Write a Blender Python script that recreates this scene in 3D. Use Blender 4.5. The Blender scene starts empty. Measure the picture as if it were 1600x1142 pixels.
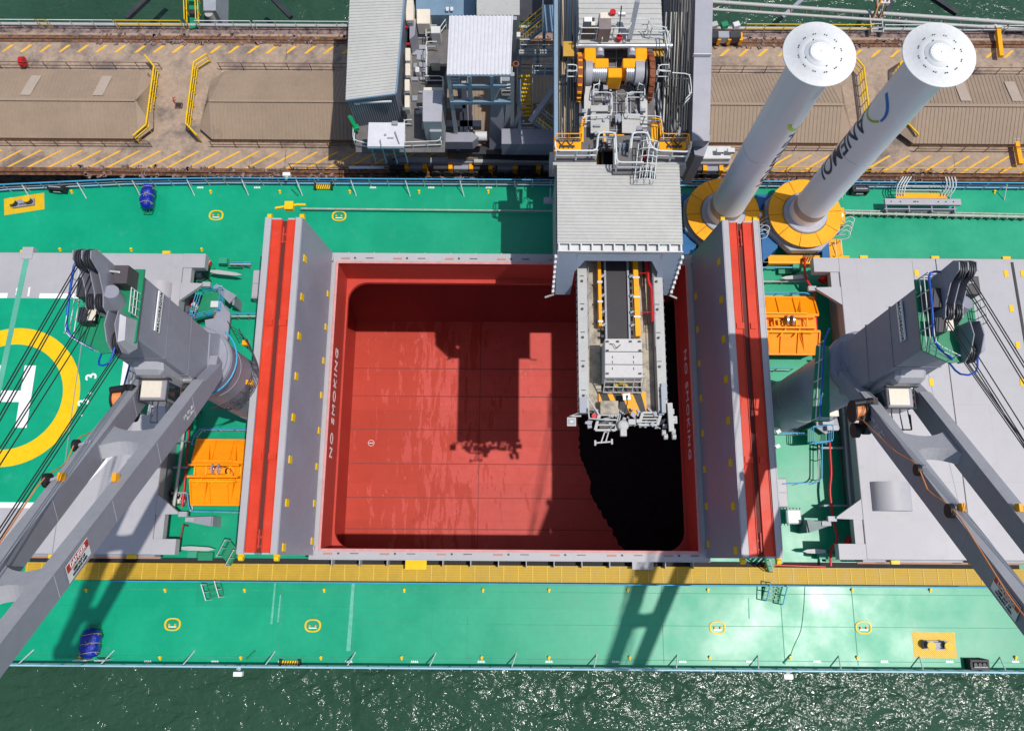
import bpy, bmesh, math, random
from mathutils import Vector, Matrix
R = math.radians
random.seed(7)
sc = bpy.context.scene
# ---------------------------------------------------------------- camera, sky, sun, exposure
CH, F, PITCH, YAW = 51.0, 1244.0, R(13.7), R(0.4)
cd = bpy.data.cameras.new("camera"); cam = bpy.data.objects.new("camera", cd)
sc.collection.objects.link(cam); sc.camera = cam
cam.location = (0, 0, CH); cam.rotation_euler = (PITCH, 0, YAW)
cd.sensor_width = 36; cd.lens = F / 1600 * 36; cd.clip_end = 2000; cd.clip_start = .5
SX, SY = .35, -.075                      # horizontal part of the direction to the sun, per metre of height
EL = math.atan2(1, math.hypot(SX, SY)); AZ = math.atan2(SX, SY)
w = bpy.data.worlds.new("World"); sc.world = w; w.use_nodes = True
nt = w.node_tree; sky = nt.nodes.new('ShaderNodeTexSky'); sky.sky_type = 'NISHITA'; sky.sun_disc = False
sky.sun_elevation = EL; sky.sun_rotation = AZ; sky.air_density = 1.0; sky.dust_density = 1.5
bg = nt.nodes['Background']; bg.inputs[1].default_value = .115
nt.links.new(sky.outputs[0], bg.inputs[0])
ld = bpy.data.lights.new("sun", 'SUN'); ld.energy = 3.45; ld.angle = R(.55); ld.color = (1, .965, .91)
sun = bpy.data.objects.new("sun", ld); sc.collection.objects.link(sun)
sun.rotation_euler = Vector((SX, SY, 1)).to_track_quat('Z', 'Y').to_euler()
sc.view_settings.view_transform = 'Standard'; sc.view_settings.look = 'None'
sc.view_settings.exposure = 0; sc.view_settings.gamma = 1

# ---------------------------------------------------------------- helpers
CP, SP = math.cos(PITCH), math.sin(PITCH); CY, SYW = math.cos(YAW), math.sin(YAW)
def W(px, py, z=0.):
    """measured photo point -> place in the world at its real height z"""
    x, y = (px - 800) / F, -(py - 571) / F
    y, d = y * CP + SP, y * SP - CP
    x, y = x * CY - y * SYW, x * SYW + y * CY
    t = (z - CH) / d
    return Vector((x * t, y * t, z))

def V(*a): return Vector(a)

class MB:
    def __init__(s): s.v = []; s.f = []; s.sm = []
    def add(s, vs, fs, smooth=False):
        n = len(s.v); s.v += [tuple(v) for v in vs]
        for f in fs: s.f.append([i + n for i in f]); s.sm.append(smooth)
        return s
    def box8(s, p):      # p: 4 bottom, 4 top, same winding
        return s.add(p, [(3, 2, 1, 0), (4, 5, 6, 7), (0, 1, 5, 4), (1, 2, 6, 5), (2, 3, 7, 6), (3, 0, 4, 7)])
    def bx(s, x0, x1, y0, y1, z0, z1):
        return s.box8([(x0, y0, z0), (x1, y0, z0), (x1, y1, z0), (x0, y1, z0), (x0, y0, z1), (x1, y0, z1), (x1, y1, z1), (x0, y1, z1)])
    def cb(s, c, d, rz=0, m=None):
        c = Vector(c); q = Matrix.Rotation(rz, 3, 'Z') if m is None else m
        h = [x / 2 for x in d]
        P = [c + q @ V(a * h[0], b * h[1], e * h[2]) for e in (-1, 1) for a, b in ((-1, -1), (1, -1), (1, 1), (-1, 1))]
        return s.box8(P)
    def prism(s, pts, z0, z1):
        n = len(pts); a = [(p[0], p[1], z0) for p in pts]; b = [(p[0], p[1], z1) for p in pts]
        return s.add(a + b, [tuple(range(n))[::-1], tuple(range(n, 2 * n))] + [(i, (i + 1) % n, n + (i + 1) % n, n + i) for i in range(n)])
    def pp(s, pix, zt, zb):          # prism over a measured outline whose top lies at zt
        return s.prism([W(x, y, zt) for x, y in pix], zb, zt)
    def beam(s, a, b, wd, h, up=(0, 0, 1)):
        a, b = Vector(a), Vector(b); d = (b - a).normalized(); u = Vector(up)
        if abs(d.dot(u)) > .98: u = V(0, 1, 0)
        r = d.cross(u).normalized(); u = r.cross(d)
        q = [a - r * wd / 2 - u * h / 2, a + r * wd / 2 - u * h / 2, a + r * wd / 2 + u * h / 2, a - r * wd / 2 + u * h / 2]
        return s.box8(q + [p + (b - a) for p in q])
    def tube(s, a, b, r, n=6, r2=None, cap=True):
        a, b = Vector(a), Vector(b); d = b - a
        if d.length < 1e-6: return s
        d.normalize(); u = d.orthogonal().normalized(); v = d.cross(u); r2 = r if r2 is None else r2
        A = [a + (u * math.cos(k * 2 * math.pi / n) + v * math.sin(k * 2 * math.pi / n)) * r for k in range(n)]
        B = [b + (u * math.cos(k * 2 * math.pi / n) + v * math.sin(k * 2 * math.pi / n)) * r2 for k in range(n)]
        s.add(A + B, [(k, (k + 1) % n, n + (k + 1) % n, n + k) for k in range(n)], True)
        if cap: s.add(A, [tuple(range(n))[::-1]]); s.add(B, [tuple(range(n))])
        return s
    def path(s, pts, r, n=6, rnd=0):
        pts = [Vector(p) for p in pts]
        if rnd and len(pts) > 2:
            o = [pts[0]]
            for a, b, c in zip(pts, pts[1:], pts[2:]):
                k = min(rnd, (a - b).length / 2, (c - b).length / 2)
                p, q = b + (a - b).normalized() * k, b + (c - b).normalized() * k
                o += [p, (p + q) / 4 + b / 2, q]
            pts = o + [pts[-1]]
        for a, b in zip(pts, pts[1:]): s.tube(a, b, r, n)
        return s
    def lathe(s, prof, c, n=32, cap=True):
        cx, cy = c[0], c[1]; m = len(prof)
        vs = [(cx + r * math.cos(k * 2 * math.pi / n), cy + r * math.sin(k * 2 * math.pi / n), z) for r, z in prof for k in range(n)]
        s.add(vs, [(i * n + k, i * n + (k + 1) % n, (i + 1) * n + (k + 1) % n, (i + 1) * n + k) for i in range(m - 1) for k in range(n)], True)
        if cap:
            s.add(vs[:n], [tuple(range(n))[::-1]]); s.add(vs[-n:], [tuple(range(n))])
        return s
    def ring(s, c, r0, r1, z0, z1, a0=0, a1=2 * math.pi, n=32):
        P = []
        for k in range(n + 1):
            a = a0 + (a1 - a0) * k / n
            for r, z in ((r0, z0), (r1, z0), (r1, z1), (r0, z1)): P.append((c[0] + r * math.cos(a), c[1] + r * math.sin(a), z))
        fs = [(4 * k + j, 4 * k + (j + 1) % 4, 4 * k + 4 + (j + 1) % 4, 4 * k + 4 + j) for k in range(n) for j in range(4)]
        return s.add(P, fs + [(0, 1, 2, 3), (4 * n + 3, 4 * n + 2, 4 * n + 1, 4 * n)])
    def corr(s, a, b, c, d, n, amp=.04, th=.03):
        """ribbed sheet a-b-c-d, ribs run a->d, n ribs counted along a->b"""
        a, b, c, d = map(Vector, (a, b, c, d)); up = (b - a).cross(d - a).normalized()
        if up.z < 0: up = -up
        T = []; 
        for k in range(n):
            for t, h in ((0, 0), (.55, 0), (.62, 1), (.93, 1)): T.append(((k + t) / n, h * amp))
        T.append((1, 0))
        P = [a.lerp(b, t) + up * h for t, h in T] + [d.lerp(c, t) + up * h for t, h in T]
        m = len(T); n0 = len(P)
        P += [p - up * th for p in (a, b, c, d)]
        s.add(P, [(i, i + 1, m + i + 1, m + i) for i in range(m - 1)] + [(n0, n0 + 1, n0 + 2, n0 + 3)])
        return s
    def rail(s, pts, h=1.05, n=2, sp=1.5, r=.028, rnd=.2, base=0):
        """handrail over the base line pts: posts and n bars"""
        pts = [Vector(p) for p in pts]
        for k in range(n):
            s.path([p + V(0, 0, base + (h - base) * (k + 1) / n) for p in pts], r, 5, rnd if k == n - 1 else 0)
        for a, b in zip(pts, pts[1:]):
            L = (b - a).length; m = max(1, round(L / sp))
            for i in range(m): s.tube(a.lerp(b, (i + .04) / m), a.lerp(b, (i + .04) / m) + V(0, 0, h), r, 5)
        s.tube(pts[-1], pts[-1] + V(0, 0, h), r, 5)
        return s
    def build(s, name, m, parent=None, label=None, bevel=0):
        me = bpy.data.meshes.new(name); me.from_pydata(s.v, [], s.f); me.update()
        me.polygons.foreach_set('use_smooth', s.sm)
        bm = bmesh.new(); bm.from_mesh(me); bmesh.ops.recalc_face_normals(bm, faces=bm.faces); bm.to_mesh(me); bm.free()
        me.materials.append(m)
        o = bpy.data.objects.new(name, me); sc.collection.objects.link(o)
        if parent is not None:
            o.parent = parent; o.matrix_parent_inverse = Matrix.Translation(-world_loc(parent))
        if label: o['label'] = label
        if bevel:
            b = o.modifiers.new('edge', 'BEVEL'); b.width = bevel; b.segments = 1; b.limit_method = 'ANGLE'
        return o
def split(mb, name, m, parent=None, limit=100, bevel=0):
    """one object for each separate piece of the collected mesh"""
    par = list(range(len(mb.v)))
    def find(i):
        while par[i] != i: par[i] = par[par[i]]; i = par[i]
        return i
    seen = {}
    for i, v in enumerate(mb.v):
        k = tuple(round(c, 4) for c in v)
        if k in seen: par[find(i)] = find(seen[k])
        else: seen[k] = i
    for f in mb.f:
        for i in f[1:]: par[find(i)] = find(f[0])
    g = {}
    for f, sm in zip(mb.f, mb.sm): g.setdefault(find(f[0]), []).append((f, sm))
    out = []
    for fs in g.values():
        q = MB(); idx = {}
        for f, sm in fs:
            for i in f:
                if i not in idx: idx[i] = len(q.v); q.v.append(mb.v[i])
            q.f.append([idx[i] for i in f]); q.sm.append(sm)
        out.append(q)
    if len(out) > limit: out.sort(key=lambda q: -len(q.f))
    return [q.build(name, m, parent, None, bevel) for q in out[:limit]]
def world_loc(o):
    l = Vector(o.location)
    if o.parent is not None and o.parent.type == 'EMPTY' and o.type == 'EMPTY': l += world_loc(o.parent)
    return l if o.type == 'EMPTY' else V(0, 0, 0)
def thing(name, label, cat, loc=(0, 0, 0), group=None):
    o = bpy.data.objects.new(name, None); sc.collection.objects.link(o); o.location = loc; o.empty_display_size = .3
    o['label'] = label; o['category'] = cat
    if group: o['group'] = group
    return o
def tag(o, label, cat, group=None):
    o['label'] = label; o['category'] = cat
    if group: o['group'] = group
    return o
def struct(o): o['kind'] = 'structure'; return o
def dup(root, delta, label=None, rz=0):
    """copy of a thing with copies of its parts and sub-parts, moved by delta"""
    r = root.copy(); sc.collection.objects.link(r); r.location = Vector(root.location) + Vector(delta); r.rotation_euler = (0, 0, rz)
    if label: r['label'] = label
    def kids(o, n):
        for ch in [c for c in bpy.data.objects if c.parent == o]:
            c = ch.copy(); sc.collection.objects.link(c); c.parent = n; kids(ch, c)
    kids(root, r)
    return r

def mat(name, col, rough=.5, metal=0., var=.10, scale=.6, grime=0., gcol=(.05, .045, .04), gs=3., bump=0., spec=.5, fine=.05, gth=.55):
    m = bpy.data.materials.new(name); m.use_nodes = True; n = m.node_tree.nodes; l = m.node_tree.links
    b = n['Principled BSDF']; b.inputs['Roughness'].default_value = rough; b.inputs['Metallic'].default_value = metal
    b.inputs['Specular IOR Level'].default_value = spec
    tc = n.new('ShaderNodeTexCoord')
    def noise(sc_, det=4, ro=.6):
        t = n.new('ShaderNodeTexNoise'); t.inputs['Scale'].default_value = sc_; t.inputs['Detail'].default_value = det
        t.inputs['Roughness'].default_value = ro; l.new(tc.outputs['Object'], t.inputs['Vector']); return t
    def mix(a, bcol, fac, mode='MIX'):
        x = n.new('ShaderNodeMix'); x.data_type = 'RGBA'; x.blend_type = mode
        for k, v in ((6, a), (7, bcol), (0, fac)):
            if isinstance(v, (int, float)): x.inputs[k].default_value = v
            elif isinstance(v, tuple): x.inputs[k].default_value = v + (1,) if len(v) == 3 else v
            else: l.new(v, x.inputs[k])
        return x.outputs[2]
    t1 = noise(scale, 5); t2 = noise(scale * 9, 3)
    def ramp(src, a, b_, lo, hi):
        r = n.new('ShaderNodeMapRange'); r.inputs[1].default_value = a; r.inputs[2].default_value = b_
        r.inputs[3].default_value = lo; r.inputs[4].default_value = hi; l.new(src, r.inputs[0]); return r.outputs[0]
    v1 = ramp(t1.outputs['Fac'], .3, .7, 1 - var, 1 + var); v2 = ramp(t2.outputs['Fac'], .3, .7, 1 - fine, 1 + fine)
    mm = n.new('ShaderNodeMath'); mm.operation = 'MULTIPLY'; l.new(v1, mm.inputs[0]); l.new(v2, mm.inputs[1])
    sc2 = n.new('ShaderNodeVectorMath'); sc2.operation = 'SCALE'; sc2.inputs[0].default_value = col; l.new(mm.outputs[0], sc2.inputs['Scale'])
    out = sc2.outputs[0]
    if grime:
        g = noise(gs, 6, .7); out = mix(out, gcol, ramp(g.outputs['Fac'], gth, gth + .18, 0, grime))
    l.new(out, b.inputs['Base Color'])
    rr = ramp(t1.outputs['Fac'], .3, .7, max(.03, rough - .08), min(1, rough + .08)); l.new(rr, b.inputs['Roughness'])
    if bump:
        bn = n.new('ShaderNodeBump'); bn.inputs['Strength'].default_value = .5; bn.inputs['Distance'].default_value = bump
        l.new(t2.outputs['Fac'], bn.inputs['Height']); l.new(bn.outputs[0], b.inputs['Normal'])
    return m

GREEN = mat('green_deck_paint', (.001, .315, .165), .37, spec=.42, var=.10, scale=.25, grime=.4, gcol=(.06, .37, .26), gs=.8, fine=.04, gth=.58)
def plates(m, sx, sy, amt=.06):
    n, l, b = m.node_tree.nodes, m.node_tree.links, m.node_tree.nodes['Principled BSDF']
    tc = n.new('ShaderNodeTexCoord'); br = n.new('ShaderNodeTexBrick'); br.inputs['Scale'].default_value = 1; br.inputs['Brick Width'].default_value = sx; br.inputs['Row Height'].default_value = sy
    br.inputs['Mortar Size'].default_value = .012; br.inputs['Color1'].default_value = (1 - amt,) * 3 + (1,); br.inputs['Color2'].default_value = (1 + amt,) * 3 + (1,); br.inputs['Mortar'].default_value = (.86,) * 3 + (1,)
    l.new(tc.outputs['Object'], br.inputs['Vector']); x = n.new('ShaderNodeMix'); x.data_type = 'RGBA'; x.blend_type = 'MULTIPLY'; x.inputs[0].default_value = 1
    l.new(b.inputs['Base Color'].links[0].from_socket, x.inputs[6]); l.new(br.outputs['Color'], x.inputs[7]); l.new(x.outputs[2], b.inputs['Base Color'])
def specks(m, col, scale, th, amt, st=(1, 1, 1)):
    n, l, b = m.node_tree.nodes, m.node_tree.links, m.node_tree.nodes['Principled BSDF']
    tc = n.new('ShaderNodeTexCoord'); mp = n.new('ShaderNodeMapping'); mp.inputs['Scale'].default_value = st; t = n.new('ShaderNodeTexNoise'); t.inputs['Scale'].default_value = scale; t.inputs['Detail'].default_value = 8; t.inputs['Roughness'].default_value = .75
    l.new(tc.outputs['Object'], mp.inputs[0]); l.new(mp.outputs[0], t.inputs[0]); r = n.new('ShaderNodeMapRange'); r.inputs[1].default_value = th; r.inputs[2].default_value = th + .05; r.inputs[4].default_value = amt; l.new(t.outputs['Fac'], r.inputs[0])
    x = n.new('ShaderNodeMix'); x.data_type = 'RGBA'; l.new(r.outputs[0], x.inputs[0]); l.new(b.inputs['Base Color'].links[0].from_socket, x.inputs[6]); x.inputs[7].default_value = col + (1,); l.new(x.outputs[2], b.inputs['Base Color'])
plates(GREEN, 9.7, 2.9, .035)
specks(GREEN, (.20, .28, .18), 1.1, .66, .35); specks(GREEN, (.12, .10, .05), 3.5, .70, .5)
GREEN2 = mat('green_paint', (.005, .22, .10), .5)
GREY = mat('pale_grey_hatch_paint', (.40, .385, .40), .5, var=.06, scale=.15, grime=.28, gcol=(.28, .26, .25), gs=1.3, fine=.02)
SKIN = mat('cover_face_grey_paint', (.27, .265, .32), .45, var=.07, scale=.4, grime=.12, gcol=(.30, .30, .36), gs=2)
CRANE = mat('crane_grey_paint', (.275, .275, .325), .5, var=.06, scale=.3, grime=.12, gcol=(.15, .14, .15), gs=1.2)
plates(GREY, 7.3, 4.7, .02); specks(GREY, (.26, .20, .15), 1.6, .67, .4, (1, .4, 1))
specks(CRANE, (.16, .11, .08), 2.2, .68, .45, (1, 1, .3)); specks(CRANE, (.36, .36, .40), 1.2, .66, .35)
CRANE_P = mat('crane_pale_paint', (.36, .36, .39), .5, var=.06)
DARK = mat('dark_steel', (.035, .035, .042), .5, var=.3)
BLACK = mat('black_rubber', (.012, .012, .015), .55)
WIRE = mat('greased_wire', (.02, .022, .022), .5)
RED = mat('red_hold_paint', (.50, .055, .038), .5, spec=.22, var=.08, scale=.3, grime=.25, gcol=(.35, .03, .02), gs=.8)
COREV = mat('orange_red_cover_lining', (.62, .048, .020), .45, spec=.22, var=.1, scale=.7, grime=.3, gcol=(.5, .12, .09), gs=1.5)
PINK = mat('rubbed_pink_coaming_edge', (.62, .25, .24), .6, var=.15, scale=3)
REDP = mat('fire_main_red', (.55, .01, .015), .35)
WHITE = mat('white_paint', (.62, .62, .62), .4, var=.04, grime=.12, gcol=(.5, .46, .42), gs=2)
PURE = mat('bright_white_paint', (.83, .83, .82), .35, var=.02)
RAILW = mat('white_rail_paint', (.62, .65, .64), .4)
BLUE = mat('light_blue_rail_paint', (.05, .32, .55), .4)
DBLUE = mat('strong_blue_paint', (.004, .07, .42), .35, var=.2, scale=3)
SBLUE = mat('rotor_base_blue', (.005, .11, .30), .4)
YEL = mat('yellow_paint', (.80, .50, .004), .45, spec=.3, var=.08, scale=2)
YELB = mat('amber_paint', (.88, .37, .002), .45, spec=.3, var=.08, scale=1.2, grime=.2, gcol=(.4, .15, .01), gs=2.5)
ORANGE = mat('orange_grab_paint', (.93, .29, .001), .42, spec=.25, var=.08, scale=1.0, grime=.4, gcol=(.55, .12, .01), gs=1.5)
LOADG = mat('loader_grey_paint', (.31, .33, .37), .5, var=.08, scale=.5, grime=.3, gcol=(.17, .16, .16), gs=1.6)
LOADP = mat('loader_pale_paint', (.42, .42, .405), .5, var=.06, scale=.6, grime=.3, gcol=(.33, .29, .24), gs=2.2)
LOADB = mat('loader_blue_grey_paint', (.16, .25, .34), .5, var=.1, scale=.7, grime=.2)
ROOF = mat('zinc_roof', (.46, .455, .43), .4, var=.05, scale=.4, grime=.22, gcol=(.33, .32, .30), gs=1.1)
ROOFW = mat('white_zinc_roof', (.60, .60, .63), .35, var=.05, scale=.4)
GRATE = mat('walkway_grating', (.13, .12, .12), .7, var=.25, scale=2, grime=.5, gs=4)
BEIGE = mat('dusty_boom_floor', (.42, .37, .29), .8, var=.12, scale=1, grime=.65, gcol=(.10, .085, .07), gs=1.6, gth=.48)
BELT = mat('conveyor_belt_rubber', (.028, .024, .03), .6, var=.2, scale=1)
CHAIN = mat('rusty_sheave_steel', (.22, .06, .02), .7, var=.4, scale=5)
RUST = mat('rusty_rail_steel', (.20, .09, .045), .85, var=.4, scale=2.5, grime=.8, gcol=(.03, .022, .02), gs=3, gth=.45)
GLASS = mat('cab_glass', (.03, .05, .06), .08, spec=.8)
STEEL = mat('bright_steel', (.55, .55, .55), .3, metal=.7)
CREAM = mat('cream_enclosure', (.70, .63, .52), .5, var=.05)
COPPER = mat('orange_cable', (.75, .26, .08), .5)

def nodes_of(m): return m.node_tree.nodes, m.node_tree.links, m.node_tree.nodes['Principled BSDF']

# hold floor: red paint with darker run-marks
def floor_mat():
    m = mat('hold_floor_red', (.57, .088, .072), .5, spec=.2, var=.07, scale=.2, grime=.35, gcol=(.46, .05, .03), gs=.35, gth=.5)
    n, l, b = nodes_of(m); tc = n.new('ShaderNodeTexCoord')
    mp = n.new('ShaderNodeMapping'); mp.inputs['Rotation'].default_value = (0, 0, R(-18)); mp.inputs['Scale'].default_value = (1.5, .30, 1)
    t = n.new('ShaderNodeTexNoise'); t.inputs['Scale'].default_value = .8; t.inputs['Detail'].default_value = 9; t.inputs['Roughness'].default_value = .72; t.inputs['Distortion'].default_value = .25
    l.new(tc.outputs['Object'], mp.inputs[0]); l.new(mp.outputs[0], t.inputs[0])
    t2 = n.new('ShaderNodeTexNoise'); t2.inputs['Scale'].default_value = .12; l.new(tc.outputs['Object'], t2.inputs[0])
    a = n.new('ShaderNodeMath'); a.operation = 'ADD'; l.new(t.outputs['Fac'], a.inputs[0])
    sx = n.new('ShaderNodeSeparateXYZ'); l.new(tc.outputs['Object'], sx.inputs[0])
    r0 = n.new('ShaderNodeMapRange'); r0.inputs[1].default_value = -14; r0.inputs[2].default_value = 8; r0.inputs[3].default_value = .20; r0.inputs[4].default_value = -.16
    l.new(sx.outputs['X'], r0.inputs[0]); l.new(r0.outputs[0], a.inputs[1])
    r = n.new('ShaderNodeMapRange'); r.inputs[1].default_value = .56; r.inputs[2].default_value = .585; r.inputs[3].default_value = 0; r.inputs[4].default_value = .62
    l.new(a.outputs[0], r.inputs[0])
    src = b.inputs['Base Color'].links[0].from_socket
    x = n.new('ShaderNodeMix'); x.data_type = 'RGBA'; l.new(src, x.inputs[6]); x.inputs[7].default_value = (.40, .035, .012, 1); l.new(r.outputs[0], x.inputs[0])
    l.new(x.outputs[2], b.inputs['Base Color'])
    return m
FLOOR = floor_mat()
plates(FLOOR, 8.1, 3.15, .05)
specks(FLOOR, (.30, .03, .02), .9, .62, .6, (2.2, .5, 1)); specks(FLOOR, (.75, .30, .26), 1.3, .62, .3, (1, .5, 1)); specks(FLOOR, (.22, .02, .012), 3.0, .66, .5, (1.6, .3, 1)); specks(RED, (.28, .06, .035), 1.8, .62, .5, (1, 1, .4))
PILE = mat('black_ore', (.014, .014, .017), .8, var=.3, scale=2, bump=.12, spec=.15)

def water_mat():
    m = bpy.data.materials.new('harbour_water'); m.use_nodes = True; n, l, b = nodes_of(m)
    b.inputs['Base Color'].default_value = (.022, .062, .042, 1); b.inputs['Roughness'].default_value = .13; b.inputs['IOR'].default_value = 1.33
    tc = n.new('ShaderNodeTexCoord'); h = None
    for s, d, rot, st in ((.16, .75, 20, 1.0), (.5, .38, -15, 1.0), (1.4, .13, 35, 1.0), (3.2, .040, 10, 1)):
        mp = n.new('ShaderNodeMapping'); mp.inputs['Rotation'].default_value = (0, 0, R(rot)); mp.inputs['Scale'].default_value = (1, 1.5, 1)
        t = n.new('ShaderNodeTexNoise'); t.inputs['Scale'].default_value = s; t.inputs['Detail'].default_value = 3; t.inputs['Distortion'].default_value = .5
        l.new(tc.outputs['Object'], mp.inputs[0]); l.new(mp.outputs[0], t.inputs[0])
        bn = n.new('ShaderNodeBump'); bn.inputs['Strength'].default_value = 1; bn.inputs['Distance'].default_value = d
        l.new(t.outputs['Fac'], bn.inputs['Height'])
        if h: l.new(h, bn.inputs['Normal'])
        h = bn.outputs[0]
    l.new(h, b.inputs['Normal'])
    t = n.new('ShaderNodeTexNoise'); t.inputs['Scale'].default_value = .15; t.inputs['Detail'].default_value = 4; l.new(tc.outputs['Object'], t.inputs[0])
    cr = n.new('ShaderNodeMix'); cr.data_type = 'RGBA'; cr.inputs[6].default_value = (.016, .052, .030, 1); cr.inputs[7].default_value = (.034, .086, .052, 1)
    l.new(t.outputs['Fac'], cr.inputs[0]); l.new(cr.outputs[2], b.inputs['Base Color'])
    return m
WATER = water_mat()
CONC = mat('dirty_wharf_concrete', (.40, .295, .215), .9, var=.25, scale=.35, grime=.8, gcol=(.10, .085, .085), gs=.35, gth=.46, bump=.02, fine=.12)
EDGE = mat('stained_wharf_edge', (.26, .18, .16), .9, var=.3, scale=2, grime=.9, gcol=(.03, .025, .03), gs=2.2, gth=.45, fine=.2)
SHED = mat('tan_shed_roof', (.31, .225, .158), .7, var=.10, scale=.3, grime=.35, gcol=(.25, .19, .15), gs=.9, fine=.04)
SHEDL = mat('faded_roof_sheet', (.42, .335, .27), .7, var=.05)
LINE = mat('worn_yellow_line', (.80, .42, .02), .8, var=.15, scale=1.5, grime=.75, gcol=(.36, .25, .16), gs=4, gth=.56)
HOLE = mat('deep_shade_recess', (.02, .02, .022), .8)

def text(s, size, m, o, right, up, name, parent, ext=.006, spacing=1.0, align='CENTER', warp=None, shear=0):
    c = bpy.data.curves.new(name, 'FONT'); c.body = s; c.size = size; c.extrude = ext; c.align_x = align; c.align_y = 'CENTER'; c.space_character = spacing; c.shear = shear
    c.offset = size * .015
    t = bpy.data.objects.new('tmp', c); sc.collection.objects.link(t)
    dg = bpy.context.evaluated_depsgraph_get(); me = bpy.data.meshes.new_from_object(t.evaluated_get(dg))
    bpy.data.objects.remove(t); me.name = name
    right = Vector(right).normalized(); up = Vector(up).normalized(); nn = right.cross(up); o = Vector(o)
    if warp:
        bm = bmesh.new(); bm.from_mesh(me)
        for k in range(-20, 21): bmesh.ops.bisect_plane(bm, geom=bm.verts[:] + bm.edges[:] + bm.faces[:], plane_co=(0, k * .06, 0), plane_no=(0, 1, 0))
        bm.to_mesh(me); bm.free()
    for v in me.vertices:
        v.co = warp(v.co.copy()) if warp else o + right * v.co.x + up * v.co.y + nn * v.co.z
    me.materials.clear(); me.materials.append(m)
    ob = bpy.data.objects.new(name, me); sc.collection.objects.link(ob)
    if parent is not None: ob.parent = parent; ob.matrix_parent_inverse = Matrix.Translation(-world_loc(parent))
    return ob

specks(CONC, (.06, .05, .05), 2.5, .62, .6); specks(SHED, (.19, .135, .10), .7, .60, .35, (1, .4, 1))
# ================================================================ water and wharf
WZ, WL = -4.5, -9.5
m = MB()
for a, b, c, d in ((-900, 900, -700, -6.3), (-900, 900, 25.2, 1200), (-900, -90, -6.3, 25.2), (90, 900, -6.3, 25.2)):
    m.add([(a, c, WL), (b, c, WL), (b, d, WL), (a, d, WL)], [(0, 1, 2, 3)])
struct(m.build('water', WATER))
m = MB(); m.bx(-150, 150, 28.75, 40.6, WL - 3, WZ)
struct(m.build('wharf', CONC))
m = MB(); m.bx(-150, 150, 28.35, 28.75, WL - 3, WZ - .05); m.bx(-150, 150, 40.6, 41.3, WL - 3, WZ - .05)
struct(m.build('wharf_edge', EDGE))
# crane rails: two worn steel rails with debris along both edges
for (y, nm, lab) in ((28.5, 'crane_rail', 'rusty crane rail along the wharf edge beside the ship'), (40.05, 'crane_rail', 'rusty crane rail along the far seaward wharf edge')):
    m = MB(); m.bx(-120, 120, y - .32, y - .10, WZ, WZ + .05); m.bx(-120, 120, y + .10, y + .32, WZ, WZ + .05); m.bx(-120, 120, y - .05, y + .05, WZ, WZ + .13)
    o = tag(m.build(nm, RUST), lab, 'rail')
    d = MB(); 
    for k in range(420):
        x = random.uniform(-34, 34); yy = y + random.choice((-1, 1)) * random.uniform(.12, .5); s = random.uniform(.05, .22)
        d.cb((x, yy, WZ + .07), (s * 1.6, s, .08), random.uniform(0, 3))
    b = d.build('debris', EDGE, o); b['kind'] = 'stuff'
m = MB(); m.bx(-120, 120, 28.32, 28.36, WZ - .3, WZ + .12)
struct(m.build('wharf_kerb', RUST))
# painted hatching on the wharf
k = 0
m = MB()
for i in range(-34, 35):
    if -1 < i < 0: continue
    x = i * 1.515; x0 = x + .35 + random.uniform(-.05, .05); L = random.uniform(.92, 1.0)
    a, b = V(x0 - 1.25, 28.86, WZ + .004), V(x0 + 1.1 * L, 30.28, WZ + .004)
    m.add([a, a + V(.25, 0, 0), b + V(.23, 0, 0), b], [(0, 1, 2, 3)])
    x0 = i * 1.5 + random.uniform(-.06, .06)
    a, b = V(x0 - .32, 38.85, WZ + .004), V(x0 + .36, 39.5, WZ + .004)
    m.add([a, a + V(.25, 0, 0), b + V(.27, 0, 0), b], [(0, 1, 2, 3)])
struct(m.build('wharf_painted_hatching', LINE))
# concrete slab joints and a drain
m = MB()
for x in (-17.6, -9.2, 25.2, 33.6): m.bx(x, x + .05, 28.8, 30.4, WZ, WZ + .006); m.bx(x - .6, x - .55, 37.6, 39.8, WZ, WZ + .006)
[struct(o) for o in split(m, 'wharf_slab_joint', EDGE)]

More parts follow.
